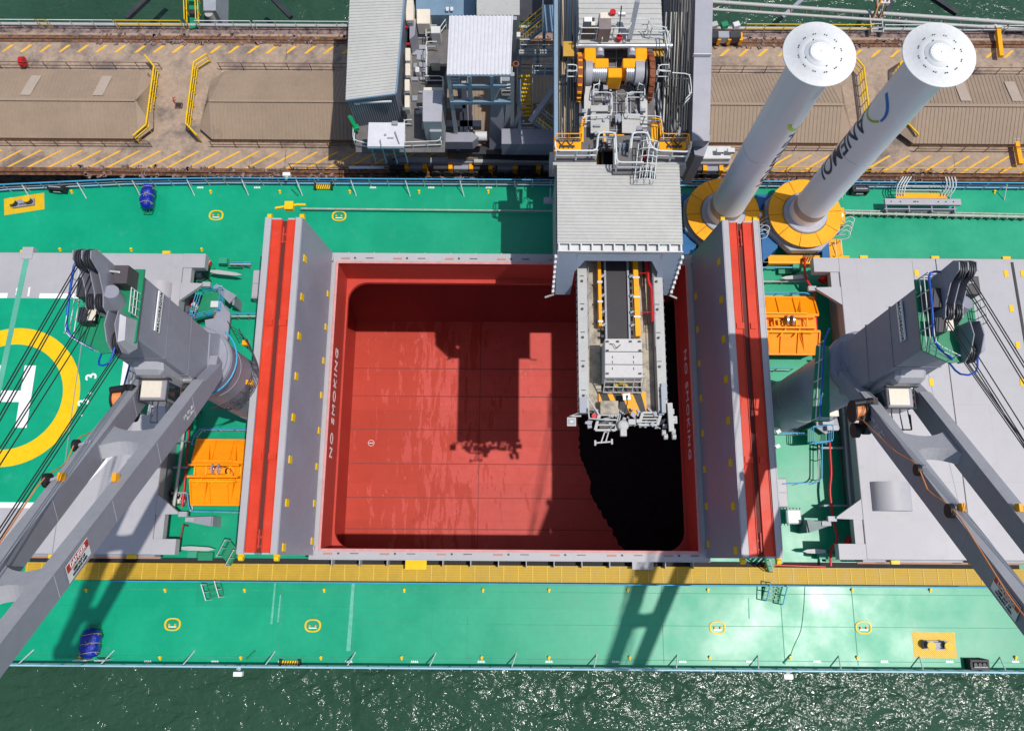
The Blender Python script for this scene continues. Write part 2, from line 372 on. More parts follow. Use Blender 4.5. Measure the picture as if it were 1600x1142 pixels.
# ---- conveyor sheds let into the wharf
def shed(name, x0, x1, label, hip0, hip1, sky=()):
    t = thing(name, label, 'conveyor shed', ((x0 + x1) / 2, 34, WZ), 'corrugated conveyor sheds in a row on the wharf')
    yn, ys, yr, ze, zr = 36.9, 31.0, 33.5, WZ + .55, WZ + 1.75
    h = 1.35
    A0 = V(x0 + (1.0 if hip0 else 0), yr, zr); A1 = V(x1 - (1.0 if hip1 else 0), yr, zr)
    S0, S1 = V(x0 + (.15 if hip0 else 0), ys, ze), V(x1 - (.15 if hip1 else 0), ys, ze)
    N0, N1 = V(x0 + (.7 if hip0 else 0), yn, ze), V(x1 - (.7 if hip1 else 0), yn, ze)
    if hip0: S0 = V(x0 + 1.0, ys, ze); N0 = V(x0 + 1.5, yn, ze)
    if hip1: S1 = V(x1 - 1.0, ys, ze); N1 = V(x1 - 1.5, yn, ze)
    n = int((x1 - x0) / .30)
    r = MB(); r.corr(S0, S1, A1, A0, n, .03); r.corr(N0, N1, A1, A0, n, .03)
    if hip0:
        a, b = V(x0, ys + .9, ze), V(x0 + .45, yn - .9, ze)
        r.corr(a, b, A0 + V(0, .02, 0), A0, 14, .04); r.add([S0, a, A0], [(0, 1, 2)]); r.add([N0, b, A0], [(0, 1, 2)])
    if hip1:
        a, b = V(x1, ys + .9, ze), V(x1 - .45, yn - .9, ze)
        r.corr(a, b, A1 + V(0, .02, 0), A1, 14, .04); r.add([S1, a, A1], [(0, 1, 2)]); r.add([N1, b, A1], [(0, 1, 2)])
    r.build('roof', SHED, t)
    c = MB(); c.beam(A0 + V(0, 0, .07), A1 + V(0, 0, .07), .22, .04); c.build('ridge_cap', SHED, t)
    c = MB(); c.bx(S0.x, S1.x, ys + .1, yn - .1, WZ, ze - .05)
    if hip0: c.bx(x0 + .5, S0.x, ys + 1, yn - 1, WZ, ze - .05)
    if hip1: c.bx(S1.x, x1 - .5, ys + 1, yn - 1, WZ, ze - .05)
    c.build('wall', SHED, t)
    for sx in sky:
        f = lambda u, x: N0.lerp(A0, u) * 0 + V(x, yn + (yr - yn) * u, ze + (zr - ze) * u + .075)
        q = MB(); q.add([f(.22, sx), f(.22, sx + .8), f(.86, sx + .8 - .1), f(.86, sx - .1)], [(0, 1, 2, 3)]); q.build('skylight', SHEDL, t)
    return t
xe = W(250, 160, -3).x
shed('conveyor_shed', -75, xe - .75, 'tan corrugated shed at the left end of the wharf with two pale roof sheets', 0, 1, (-37.5, -32.0))
shed('conveyor_shed', W(302, 160, -3).x + .3, W(1340, 150, -3).x - .3, 'long tan corrugated shed running beneath the ship loader', 1, 1)
shed('conveyor_shed', W(1408, 150, -3).x, 75, 'tan corrugated shed at the right end of the wharf behind the right rotor sail', 1, 0, (W(1490, 100, -3.3).x, W(1572, 120, -3.3).x))

# wharf railings
def fence(pts, m_, label, h=1.05, n=2, sp=1.8, r=.03, nm='railing', cat='railing', rnd=.2, base=WZ):
    q = MB(); q.rail([V(p[0], p[1], base if len(p) < 3 else p[2]) for p in pts], h, n, sp, r, rnd); return tag(q.build(nm, m_), label, cat)
x2 = W(302, 160, -3).x; x3 = W(1340, 150, -3).x; x4 = W(1408, 150, -3).x
for (xa, xb, lab) in ((-75, xe - .9, 'left wharf shed'), (x2 + 1.2, x3 - 1.2, 'long wharf shed beneath the loader'), (x4 + 1.2, 75, 'right wharf shed')):
    fence([(xa, 37.35), (xb, 37.35)], RUST, 'grey pipe rail along the seaward side of the ' + lab, h=.9)
    fence([(xa, 30.6), (xb, 30.6)], RUST, 'grey pipe rail along the ship side of the ' + lab, h=.9)
def yfence(pix, label):
    q = MB(); P = [W(x, y, WZ) for x, y in pix]; q.rail(P, 1.1, 3, 1.0, .045, .0)
    q.path([p + V(0, 0, 1.12) for p in P], .07, 6); tag(q.build('yellow_railing', YEL), label, 'railing', 'yellow barrier rails round the shed ends')
yfence([(236, 100), (250, 117), (238, 207), (218, 224)], 'yellow barrier rail round the end of the left wharf shed')
yfence([(331, 98), (311, 111), (299, 205), (316, 223)], 'yellow barrier rail round the left end of the long wharf shed')
yfence([(1328, 104), (1340, 118), (1350, 200), (1338, 224)], 'yellow barrier rail between the two rotor sails on the wharf')
yfence([(1418, 98), (1396, 112), (1398, 195), (1424, 222)], 'yellow barrier rail behind the right rotor sail on the wharf')
# edge railings: sections white and yellow at the far edge
secs = [(-60, -26.5, RAILW), (-26.3, -24.9, YEL), (-24.7, -18.6, RAILW), (-18.4, -12.6, YEL), (-11.2, -2, RAILW), (14.3, 18.2, YEL), (18.4, 21.5, RAILW), (21.7, 28.4, YEL), (29.6, 45, RAILW)]
secs = [(-60, W(70, 40, WZ).x, RAILW, 'white far edge rail at the left end of the wharf'), (W(66, 40, WZ).x, W(82, 40, WZ).x, YEL, 'short yellow far edge rail by the left white rail'),
        (W(84, 40, WZ).x, W(186, 40, WZ).x, RAILW, 'white far edge rail above the left wharf shed'), (W(188, 40, WZ).x, W(290, 40, WZ).x, YEL, 'yellow far edge rail left of the mooring gangway'),
        (W(312, 40, WZ).x, W(397, 40, WZ).x, RAILW, 'white far edge rail right of the mooring gangway'), (W(402, 40, WZ).x, W(560, 40, WZ).x, RAILW, 'white far edge rail running behind the machinery house'),
        (W(1160, 40, WZ).x, W(1248, 40, WZ).x, YEL, 'yellow far edge rail near the travel drive'), (W(1252, 40, WZ).x, W(1355, 40, WZ).x, YEL, 'yellow far edge rail left of the hose tower'),
        (W(1372, 40, WZ).x, W(1558, 40, WZ).x, RAILW, 'white far edge rail right of the hose tower'), (W(1562, 40, WZ).x, 60, RAILW, 'white far edge rail at the right end of the wharf')]
for a, b, mm_, lab in secs: fence([(a, 41.0), (b, 41.0)], mm_, lab, sp=1.6, r=.035, rnd=.3)
m = MB(); m.tube((-100, 41.32, WZ + .1), (100, 41.32, WZ + .1), .13, 8); tag(m.build('water_pipe', LOADP), 'long pale pipe fixed along the far wharf edge', 'pipe')
fence([(W(455, 275, WZ).x, 28.7), (W(620, 275, WZ).x, 28.7)], RUST, 'rusty ship side wharf rail left of the loader', r=.03)
fence([(W(622, 275, WZ).x, 28.7), (W(868, 275, WZ).x, 28.7)], RUST, 'rusty ship side wharf rail beneath the loader bogies', r=.03)
fence([(W(1075, 275, WZ).x, 28.7), (60, 28.7)], LINE, 'faded yellow ship side wharf rail behind the rotor sails', r=.035)
# small wharf objects
t = thing('pit_cover', 'small rusty pit cover with red handle between the two left sheds', 'pit cover', W(280, 166, WZ))
m = MB(); c = W(280, 166, WZ); m.bx(c.x - .28, c.x + .28, c.y - .24, c.y + .24, WZ, WZ + .12); m.build('frame', RUST, t)
m = MB(); m.bx(c.x - .2, c.x + .2, c.y - .16, c.y + .16, WZ + .12, WZ + .15); m.build('grate', HOLE, t)
m = MB(); m.path([c + V(-.3, .2, .1), c + V(-.4, .45, .4), c + V(-.2, .5, .4)], .04); m.build('handle', REDP, t)
t = thing('hose_reel', 'dark red hose reel on the rail above the left wharf shed', 'hose reel', W(42, 105, WZ))
c = W(42, 103, WZ); m = MB(); m.tube(c + V(-.2, 0, .5), c + V(.1, 0, .5), .4, 16); m.build('drum', REDP, t)
m = MB(); m.beam(c + V(-.35, .2, .2), c + V(.6, -.3, .9), .08, .08); m.build('stand', DARK, t)
def hatpost(px0, py0, px1, py1, lab):
    a, b = W(px0, py0, WZ), W(px1, py1, WZ); t = thing('crane_stop', lab, 'crane stop', a)
    m = MB(); m.beam(a + V(0, 0, .5), b + V(0, 0, .5), .32, .3); m.build('arm', YELB, t)
    m = MB(); m.cb(a + V(0, .1, .6), (.5, .2, .25)); m.build('pad', WHITE, t)
hatpost(1553, 52, 1558, 95, 'yellow arm with white pad lying by the far rail of the wharf')
hatpost(1581, 225, 1588, 262, 'yellow arm with white pad lying on the ship side hatching')
# mooring structures beyond the wharf
def strut(pts, wd, m_, name, lab, cat, z=-6):
    q = MB(); P = [W(x, y, z) for x, y in pts]
    for a, b in zip(P, P[1:]): q.beam(a, b, wd, wd)
    return tag(q.build(name, m_), lab, cat)
strut([(255, -25), (198, 30)], .35, DARK, 'mooring_brace', 'dark slanting brace over the water at upper left', 'brace')
strut([(418, -10), (455, 28)], .35, DARK, 'mooring_brace', 'dark slanting brace behind the white far edge rail', 'brace')
strut([(1400, -20), (1385, 20)], .3, DARK, 'mooring_brace', 'dark slanting brace right of the hose tower', 'brace')
strut([(1450, -8), (1495, 22)], .35, DARK, 'mooring_brace', 'dark reddish brace over the water at upper right', 'brace')
strut([(1265, -10), (1222, 28)], .3, LOADG, 'mooring_brace', 'grey brace over the water left of the hose tower', 'brace')
t = thing('mooring_dolphin', 'grey pile cap standing in dark water behind the far rail', 'dolphin', W(326, 5, -7))
m = MB(); m.pp([(316, -40), (338, -40), (337, 17), (318, 17)], -6.5, WL - 2); m.build('pile_cap', LOADG, t)
m = MB(); c = W(326, 21, -6.8); m.tube(c, c - V(0, 0, 4), .35, 12); m.build('pile', LOADP, t)
# gangway at upper left
t = thing('mooring_gangway', 'narrow gangway with yellow handrails crossing from the wharf at upper left', 'gangway', W(304, 40, WZ))
a, b = W(306, 46, WZ), W(303, -30, WZ)
m = MB(); m.beam(a + V(0, 0, .1), b + V(0, 0, .1), .8, .12); m.build('deck', GREEN2, t)
for s in (-.45, .45):
    m = MB(); m.rail([a + V(s, 0, .1), b + V(s, 0, .1)], 1.1, 2, 1.2, .045, 0); m.build('handrail', YEL, t)
for k in range(3):
    m = MB(); c = a + (b - a) * (.25 + .25 * k); m.cb(c + V(0, 0, .4), (.5, .4, .5)); m.build('equipment_box', (DARK, GREEN2, WHITE)[k], t)
# pipe bridge at upper right
t = thing('pipe_bridge', 'long pale double pipe bridge slanting over the water at upper right', 'pipe bridge', W(1300, 20, -4))
for (ya, yb, r_) in ((-3, 36, .16), (9, 45, .12)):
    m = MB(); m.tube(W(1080, ya + 4, -4), W(1700, yb + 8, -4), r_, 8); m.build('pipe', LOADP, t)
m = MB()
for k in range(26):
    x = 1090 + k * 24; u = (x - 1080) / 620; m.beam(W(x, 1 + u * 39, -4.1), W(x + 3, 13 + u * 41, -4.1), .08, .08)
split(m, 'lattice', RUST, t)
t = thing('hose_tower', 'tangle of rusty hoses and pipes on a post at the far edge rail', 'hose tower', W(1364, 40, WZ))
for k in range(6):
    c = W(1356 + k * 4, 38, WZ); m = MB(); m.path([c, c + V(random.uniform(-.4, .3), .5, 1.4), c + V(random.uniform(-.6, .6), 1.3, 2.0), c + V(random.uniform(-.8, .8), 3.2, 1.2)], .07, 6, .4); m.build('hose', (RUST, LOADP, YELB, RUST, LOADP, RUST)[k], t)
c = W(1364, 38, WZ)
m = MB(); m.bx(c.x - .5, c.x - .42, c.y - 1.2, c.y + .9, WZ, WZ + .6); m.bx(c.x + .42, c.x + .5, c.y - 1.2, c.y + .9, WZ, WZ + .6)
for k in range(6): m.bx(c.x - .42, c.x + .42, c.y - 1.1 + .34 * k, c.y - 1.02 + .34 * k, WZ + .5, WZ + .56)
m.build('platform', LOADP, t)
m = MB(); m.cb(W(1382, 3, -3), (.7, .5, .3)); m.build('lamp_box', WHITE, t)

# ================================================================ the ship
X0, X1, Y0, Y1 = -12.05, 11.75, .05, 19.35          # hatch coaming, outside
SN, SS = 25.35, -6.35
ship = thing('bulk_carrier', 'green decked bulk carrier moored at the wharf with its middle hold open', 'ship', (0, 9.5, 0))
i0, i1, j0, j1 = -11.5, 11.2, .55, 18.75            # coaming inner faces
out_n = [(-90, 20), (-60, 22.5), (-45, 23.7), (-35, 24.75), (-27, 25.2), (-20, SN), (90, SN)]
m = MB()
m.prism([(-90, SS), (90, SS), (90, Y0 + .02), (-90, Y0 + .02)], -.35, 0)
m.prism([(-90, Y1 - .02), (90, Y1 - .02)] + [p for p in out_n[::-1]], -.35, 0)
m.bx(-90, X0 + .02, Y0 + .02, Y1 - .02, -.35, 0); m.bx(X1 - .02, 90, Y0 + .02, Y1 - .02, -.35, 0)
m.build('deck', GREEN, ship)
m = MB()
m.add([(-90, SS, -.01), (90, SS, -.01), (90, SS, WL - 2), (-90, SS, WL - 2)], [(0, 1, 2, 3)])
for a, b in zip(out_n, out_n[1:]): m.add([(a[0], a[1], -.01), (b[0], b[1], -.01), (b[0], b[1], WL - 2), (a[0], a[1], WL - 2)], [(0, 1, 2, 3)])
m.build('hull', mat('hull_side_paint', (.03, .06, .10), .5), ship)
m = MB(); m.bx(-90, 90, SS - .06, SS + .06, -.3, .16)
for a, b in zip(out_n, out_n[1:]): m.beam(V(a[0], a[1], 0), V(b[0], b[1], 0), .12, .3)
m.build('gunwale_bar', BLUE, ship)
# deck weld seams
m = MB()
def seam(x0, x1, y0, y1): m.bx(x0, x1, y0, y1, 0, .007)
for px in (437, 552, 730, 1035): x = W(px, 980, 0).x; seam(x, x + .035, SS + .3, -1.5)
for px in (1222, 1335): x = W(px, 980, 0).x; seam(x, x + .05, SS + .3, -1.5)
seam(W(560, 980, 0).x, 40, -3.86, -3.83); seam(-90, 90, -1.95, -1.92); seam(-90, 90, SS + .5, SS + .53)
for px in (475, 900): x = W(px, 340, 0).x; seam(x, x + .03, 19.5, SN - .2)
seam(-12, -19.6, 9.6, 9.64)
split(m, 'weld_seam', mat('seam_green', (.03, .27, .17), .6, var=.3, scale=2), ship)
m = MB(); m.path([W(1258, 912, .02), W(1256, 950, .02), W(1252, 985, .02), W(1240, 1010, .02), W(1233, 1030, .02)], .018, 5, .3); m.build('hose_mark', GREEN2, ship)
# scuffs: pale worn paint, real wear on the deck
m = MB()
for (px, py, w_, h_) in ((548, 960, .16, 4.2), (427, 940, .08, 2.6), (436, 950, .07, 1.6), (1170, 950, .05, 1.2)):
    c = W(px, py, .009); m.add([c + V(-w_, -h_ / 2, 0), c + V(w_ * .6, -h_ / 2, 0), c + V(w_, h_ / 2, 0), c + V(-w_ * .2, h_ / 2, 0)], [(0, 1, 2, 3)])
split(m, 'scuff_mark', mat('scuffed_green', (.10, .42, .29), .6, var=.2, scale=4), ship)

# railings
n_pts = [V(p[0], p[1] - .12, 0) for p in out_n]
for (P, nm_) in ((n_pts[1:], 'railing'),):
    q = MB(); 
    for k in (1, 2): q.path([p + V(0, 0, .36 * k) for p in P], .03, 5)
    for x in range(-40, 40):
        xx = x * 1.25
        yy = next((a[1] + (b[1] - a[1]) * (xx - a[0]) / (b[0] - a[0]) for a, b in zip(P, P[1:]) if a[0] <= xx <= b[0]), P[-1][1])
        q.tube((xx, yy, 0), (xx, yy, 1.08), .035, 5)
        if x % 3 == 0: q.tube((xx, yy, .95), (xx + .25, yy - .75, 0), .035, 5)
    q.build('railing', RAILW, ship)
    q = MB(); q.path([p + V(0, 0, 1.1) for p in P], .055, 6); q.build('railing_cap', BLUE, ship)
q = MB()
for k in (1, 2): q.tube((-60, SS + .1, .36 * k), (60, SS + .1, .36 * k), .03, 5)
for x in range(-40, 40):
    q.tube((x * 1.22, SS + .1, 0), (x * 1.22, SS + .1, 1.08), .035, 5)
    if x % 4 == 0: q.tube((x * 1.22, SS + .1, .95), (x * 1.22 + .3, SS + .85, 0), .04, 5)
q.build('railing', RAILW, ship)
q = MB(); q.tube((-60, SS + .1, 1.1), (60, SS + .1, 1.1), .06, 6); q.build('railing_cap', mat('pale_blue_rail', (.33, .60, .70), .35), ship)

# coaming
m = MB()
m.bx(X0, X1, Y1 - .06, Y1, 0, 1.93); m.bx(X0, X1, Y0, Y0 + .06, 0, 1.93); m.bx(X0, X0 + .06, Y0 + .06, Y1 - .06, 0, 1.93); m.bx(X1 - .06, X1, Y0 + .06, Y1 - .06, 0, 1.93)
m.bx(X0 - .12, X1 + .12, j1 + .07, Y1 + .12, 1.93, 2.0); m.bx(X0 - .12, X1 + .12, Y0 - .12, j0 - .07, 1.93, 2.0)
m.bx(X0 - .12, i0 - .07, j0 - .07, j1 + .07, 1.93, 2.0); m.bx(i1 + .07, X1 + .12, j0 - .07, j1 + .07, 1.93, 2.0)
for k in range(14):
    x = X0 + 1 + k * 1.7; m.prism([(x, Y0 + .0), (x + .05, Y0), (x + .05, Y0 - .5), (x, Y0 - .5)], 0, .9); m.bx(x, x + .05, Y1, Y1 + .5, 0, 1.2)
cm = m.build('hatch_coaming', GREY, ship)
m = MB(); m.bx(i0 - .07, i1 + .07, j1, j1 + .07, -1, 2.03); m.bx(i0 - .07, i1 + .07, j0 - .07, j0, -1, 2.03); m.bx(i0 - .07, i0, j0, j1, -1, 2.03); m.bx(i1, i1 + .07, j0, j1, -1, 2.03)
m.build('coaming_lining', RED, cm)
m = MB(); e = .05
m.bx(i0 - .1, i1 + .1, j1 - .03, j1 + .11, 2.03, 2.03 + e); m.bx(i0 - .1, i1 + .1, j0 - .11, j0 + .03, 2.03, 2.03 + e)
m.bx(i0 - .11, i0 + .03, j0 + .03, j1 - .03, 2.03, 2.03 + e); m.bx(i1 - .03, i1 + .11, j0 + .03, j1 - .03, 2.03, 2.03 + e)
m.build('coaming_edge', PINK, cm)
m = MB(); q = MB()
for k in range(7):
    x = -11.3 + k * 3.4
    for y in (Y1 - .25, Y0 + .25):
        m.bx(x, x + .55, y - .07, y + .03, 2.0, 2.03); q.tube((x + .9, y, 2.0), (x + .9, y, 2.08), .06, 8); q.bx(x + 1.6, x + 2.1, y - .02, y + .02, 2.0, 2.04)
split(m, 'cleat_plate', mat('worn_orange_steel', (.45, .2, .15), .6), cm); split(q, 'cleat', DARK, cm)
m = MB()
c = W(651, 882, .6); m.bx(c.x - .65, c.x + .65, c.y - .28, c.y + .28, .95, 1.0); m.build('step_plate', YEL, cm)
m = MB(); c = W(1003, 882, .6); m.bx(c.x - .65, c.x + .65, c.y - .28, c.y + .28, .95, 1.0); m.build('step_plate', GREY, cm)
# lip with rounded corners under the coaming, hold walls, floor
hold = MB()
lx0, lx1, ly0, ly1, lr = i0 + .12, i1 - .12, j0 + .05, j1 - .26, 1.25
def arc(cx, cy, a0, a1, n=8): return [(cx + lr * math.cos(a0 + (a1 - a0) * k / n), cy + lr * math.sin(a0 + (a1 - a0) * k / n)) for k in range(n + 1)]
inner = arc(lx1 - lr, ly1 - lr, 0, R(90)) + arc(lx0 + lr, ly1 - lr, R(90), R(180)) + arc(lx0 + lr, ly0 + lr, R(180), R(270)) + arc(lx1 - lr, ly0 + lr, R(270), R(360))
outer = []
for (x, y) in inner:
    d = 1.5; outer.append((max(i0 - .07, min(i1 + .07, -.15 + (x + .15) * 1.2)), max(j0 - .07, min(j1 + .07, 9.65 + (y - 9.65) * 1.25))))
n = len(inner)
hold.add([(p[0], p[1], -1.0) for p in outer] + [(p[0], p[1], -1.0) for p in inner] + [(p[0], p[1], -1.35) for p in inner],
         [(k, (k + 1) % n, n + (k + 1) % n, n + k) for k in range(n)] + [(n + k, n + (k + 1) % n, 2 * n + (k + 1) % n, 2 * n + k) for k in range(n)])
hw = hold.build('hold_lip', RED, ship)
ZF = -17.5
m = MB()
hx0, hx1, hy0, hy1 = -15.2, 14.9, -5.2, 24.2
m.add([(hx0, hy0 + 3, ZF), (hx0, hy1 - 3.5, ZF), (hx0, hy1, ZF + 3.5), (hx0, hy1, -6), (hx0, ly1, -1.3), (hx0, ly0, -1.3), (hx0, hy0, -6), (hx0, hy0, ZF + 3.5),
       (hx1, hy0 + 3, ZF), (hx1, hy1 - 3.5, ZF), (hx1, hy1, ZF + 3.5), (hx1, hy1, -6), (hx1, ly1, -1.3), (hx1, ly0, -1.3), (hx1, hy0, -6), (hx1, hy0, ZF + 3.5)],
      [(0, 1, 2, 3, 4, 5, 6, 7), (8, 9, 10, 11, 12, 13, 14, 15)] + [(k, k + 1, k + 9, k + 8) for k in (1, 2, 3, 5, 6)] + [(7, 0, 8, 15)])
m.add([(hx0, ly0, -1.34), (lx0, ly0, -1.34), (lx0, ly1, -1.34), (hx0, ly1, -1.34)], [(0, 1, 2, 3)]); m.add([(hx1, ly0, -1.34), (lx1, ly0, -1.34), (lx1, ly1, -1.34), (hx1, ly1, -1.34)], [(0, 1, 2, 3)])
for k in range(11):                           # corrugated bulkheads
    y = hy0 + 1 + k * 2.7
    for s, x in ((1, hx0), (-1, hx1)): m.prism([(x, y), (x + s * .7, y + .4), (x + s * .7, y + 1.3), (x, y + 1.7)], ZF + 4.0, -2.6)
m.add([(hx0 + .02, hy0, ZF + 4), (hx0 + .02, hy1, ZF + 4), (hx0 + 1.1, hy1, ZF + .02), (hx0 + 1.1, hy0, ZF + .02)], [(0, 1, 2, 3)])
m.build('hold_wall', mat('hold_red_shaded', (.34, .030, .022), .55, var=.12, scale=.4, grime=.3, gcol=(.2, .02, .01), gs=.8), ship)  # same red paint as the lining, darkened to put the hold's shade into it
m = MB(); m.add([(hx0, hy0 + 2, ZF), (hx1, hy0 + 2, ZF), (hx1, hy1 - 3, ZF), (hx0, hy1 - 3, ZF)], [(0, 1, 2, 3)])
fl = m.build('hold_floor', FLOOR, ship)
m = MB()
for py in (576.5, 619.7, 671.7, 725, 778, 827):
    y = W(750, py, ZF).y; m.bx(hx0, hx1, y - .045, y + .045, ZF, ZF + .012)
for px in (530, 750, 968): x = W(px, 620, ZF).x; m.bx(x - .03, x + .03, hy0 + 2, hy1 - 3.5, ZF, ZF + .014)
m.build('floor_seam', mat('floor_seam_red', (.26, .03, .025), .6, var=.3, scale=3), fl)
m = MB(); c = W(580, 692, ZF); m.ring((c.x, c.y), .24, .27, ZF, ZF + .02); m.bx(c.x - .17, c.x + .17, c.y - .03, c.y + .03, ZF, ZF + .02); m.build('bilge_mark', PURE, fl)
for (y, right, x) in ((None, (0, 1, 0), i0 + .006), (None, (0, -1, 0), i1 - .006)):
    text('NO SMOKING', .98, PURE, (x, W(520, 630, .5).y if x < 0 else W(1075, 632, .5).y, .75), right, (0, 0, 1), 'no_smoking_lettering', ship, spacing=1.22)
# pad-eye & small writing on lining

# ---- black ore heap in the hold
gx, gy = 46, 46
ax0, ax1, ay0, ay1 = 4.5, hx1 - .05, -5.0, 22.5
from mathutils import noise as mno
HB = ((-6, 14.5), (-1.5, 11.4), (1.2, 9.0), (2.9, 8.0), (5, 6.95), (8.3, 6.0), (10.5, 5.75), (12.8, 5.8), (16, 6.6), (20.5, 8.0), (24, 14))
def heap(x, y):
    xb = next(p[1] + (q[1] - p[1]) * (y - p[0]) / (q[0] - p[0]) for p, q in zip(HB, HB[1:]) if p[0] <= y <= q[0])
    xb += .22 * mno.noise(V(x * .4, y * .45, 1)) + .10 * mno.noise(V(x * 1.8, y * 1.8, 4))
    d = x - xb
    return min(d * .55, 2.2 + d * .25, 6 - abs(y - 7) * .25) + .10 * mno.noise(V(x * 2.2, y * 2.2, 9)) + .07 * mno.noise(V(x * 5, y * 5, 2))
gx = gy = 130
m = MB(); P = []
for j in range(gy + 1):
    for i in range(gx + 1):
        x = ax0 + (ax1 - ax0) * i / gx; y = ay0 + (ay1 - ay0) * j / gy
        P.append((x, y, max(ZF - .4, ZF + heap(x, y))))
m.add(P, [(j * (gx + 1) + i, j * (gx + 1) + i + 1, (j + 1) * (gx + 1) + i + 1, (j + 1) * (gx + 1) + i) for j in range(gy) for i in range(gx)], True)
tag(m.build('ore_heap', PILE), 'black heap of fine ore on the right side of the red hold floor', 'ore heap')['kind'] = 'stuff'

# ---- walkway grating
m = MB(); m.bx(-30.0, 31.5, -1.36, -.34, .30, .36); wk = m.build('side_walkway', mat('ochre_grating', (.46, .28, .012), .6, var=.12, scale=1.5, grime=.4, gcol=(.30, .17, .01), gs=2), ship)
m = MB()
for k in range(69): x = -29.9 + k * .89; m.bx(x, x + .045, -1.34, -.36, .36, .385)
for k in range(7): y = -1.30 + k * .145; m.bx(-30.0, 31.5, y, y + .012, .36, .372)
m.build('grating_bar', mat('ochre_bar', (.66, .46, .06), .6), wk)
m = MB(); m.tube((-24.5, -1.42, 1.0), (31.5, -1.42, 1.0), .045, 6)
for k in range(40): x = -24.5 + k * 1.335; m.tube((x, -1.42, 0), (x, -1.42, 1.0), .028, 5)
m.tube((-24.5, -1.42, .6), (27.6, -1.42, .6), .028, 5)
m.build('walkway_handrail', BLUE, ship)
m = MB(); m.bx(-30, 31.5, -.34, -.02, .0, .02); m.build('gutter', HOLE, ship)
# long pipe on north deck
m = MB(); a, b = W(470, 326, .4), W(868, 330, .4); m.tube(a, b, .06, 6); a, b = W(1320, 333, .4), W(1640, 340, .4); m.tube(a, b, .10, 8); m.tube(a + V(0, .2, 0), b + V(0, .2, 0), .05, 6)
for k in range(24): c = a.lerp(b, k / 24); m.bx(c.x, c.x + .06, c.y - .15, c.y + .2, 0, .38)
m.build('deck_pipe', mat('pale_pipe_paint', (.38, .42, .35), .5, var=.2, scale=3), ship)

# manholes
def manhole(px, py):
    c = W(px, py, 0); q = MB(); n = 28
    a, b = .50, .38
    P = []
    for k in range(n):
        t_ = 2 * math.pi * k / n; cx, sy = math.cos(t_), math.sin(t_); e_ = .8
        fx = math.copysign(abs(cx) ** e_, cx); fy = math.copysign(abs(sy) ** e_, sy)
        for s, z in ((1, .004), (1, .05), (.80, .05), (.80, .004)): P.append((c.x + a * s * fx, c.y + b * s * fy, z))
    q.add(P, [(4 * k + j, 4 * k + (j + 1) % 4, (4 * k + 4 + (j + 1) % 4) % (4 * n), (4 * k + 4 + j) % (4 * n)) for k in range(n) for j in range(4)])
    o = q.build('manhole', YEL, ship)
    q = MB(); q.bx(c.x - .22, c.x - .14, c.y - .08, c.y + .04, .004, .12); q.bx(c.x + .14, c.x + .22, c.y - .08, c.y + .04, .004, .12); q.build('hinge', YELB, o)
    q = MB(); q.bx(c.x - .24, c.x + .24, c.y - .17, c.y - .11, .004, .04); q.build('handle', PURE, o)
for p in ((270, 975), (489, 977), (1121, 980), (1349, 980), (338, 337), (530, 338)): manhole(*p)
# deck sockets
def socket(px, py):
    c = W(px, py, 0); q = MB(); q.tube(c, c + V(0, 0, .16), .085, 8); q.bx(c.x - .05, c.x + .05, c.y - .17, c.y + .02, 0, .06); q.build('deck_socket', YEL, ship)
for x in (136, 259, 383, 507, 632, 755, 858, 981, 1106, 1331, 1453): socket(x, 921)
for x in (126, 251, 377, 502, 628, 753, 858, 984, 1109, 1234, 1339, 1586): socket(x, 1026)
for x in (113, 330, 438, 547, 655, 763, 1553): socket(x, 300)
for x in (95, 206, 316): socket(x, 390)
# tiny white frame marks beside the rails
q = MB()
for py, xs in ((1033, (231, 336, 440, 545, 648, 752, 858, 962, 1067, 1172, 1277, 1382, 1484, 1587)), (293, (313, 402, 495, 583, 674, 764, 1392, 1570))):
    for x in xs:
        c = W(x, py, .004)
        q = MB()
        for k in range(4): q.bx(c.x - .21 + k * .11, c.x - .14 + k * .11, c.y - .05, c.y + .05, .004, .008)
        q.bx(c.x - .24, c.x + .24, c.y - .07, c.y - .045, .004, .008)
        q.build('frame_mark', PURE, ship)
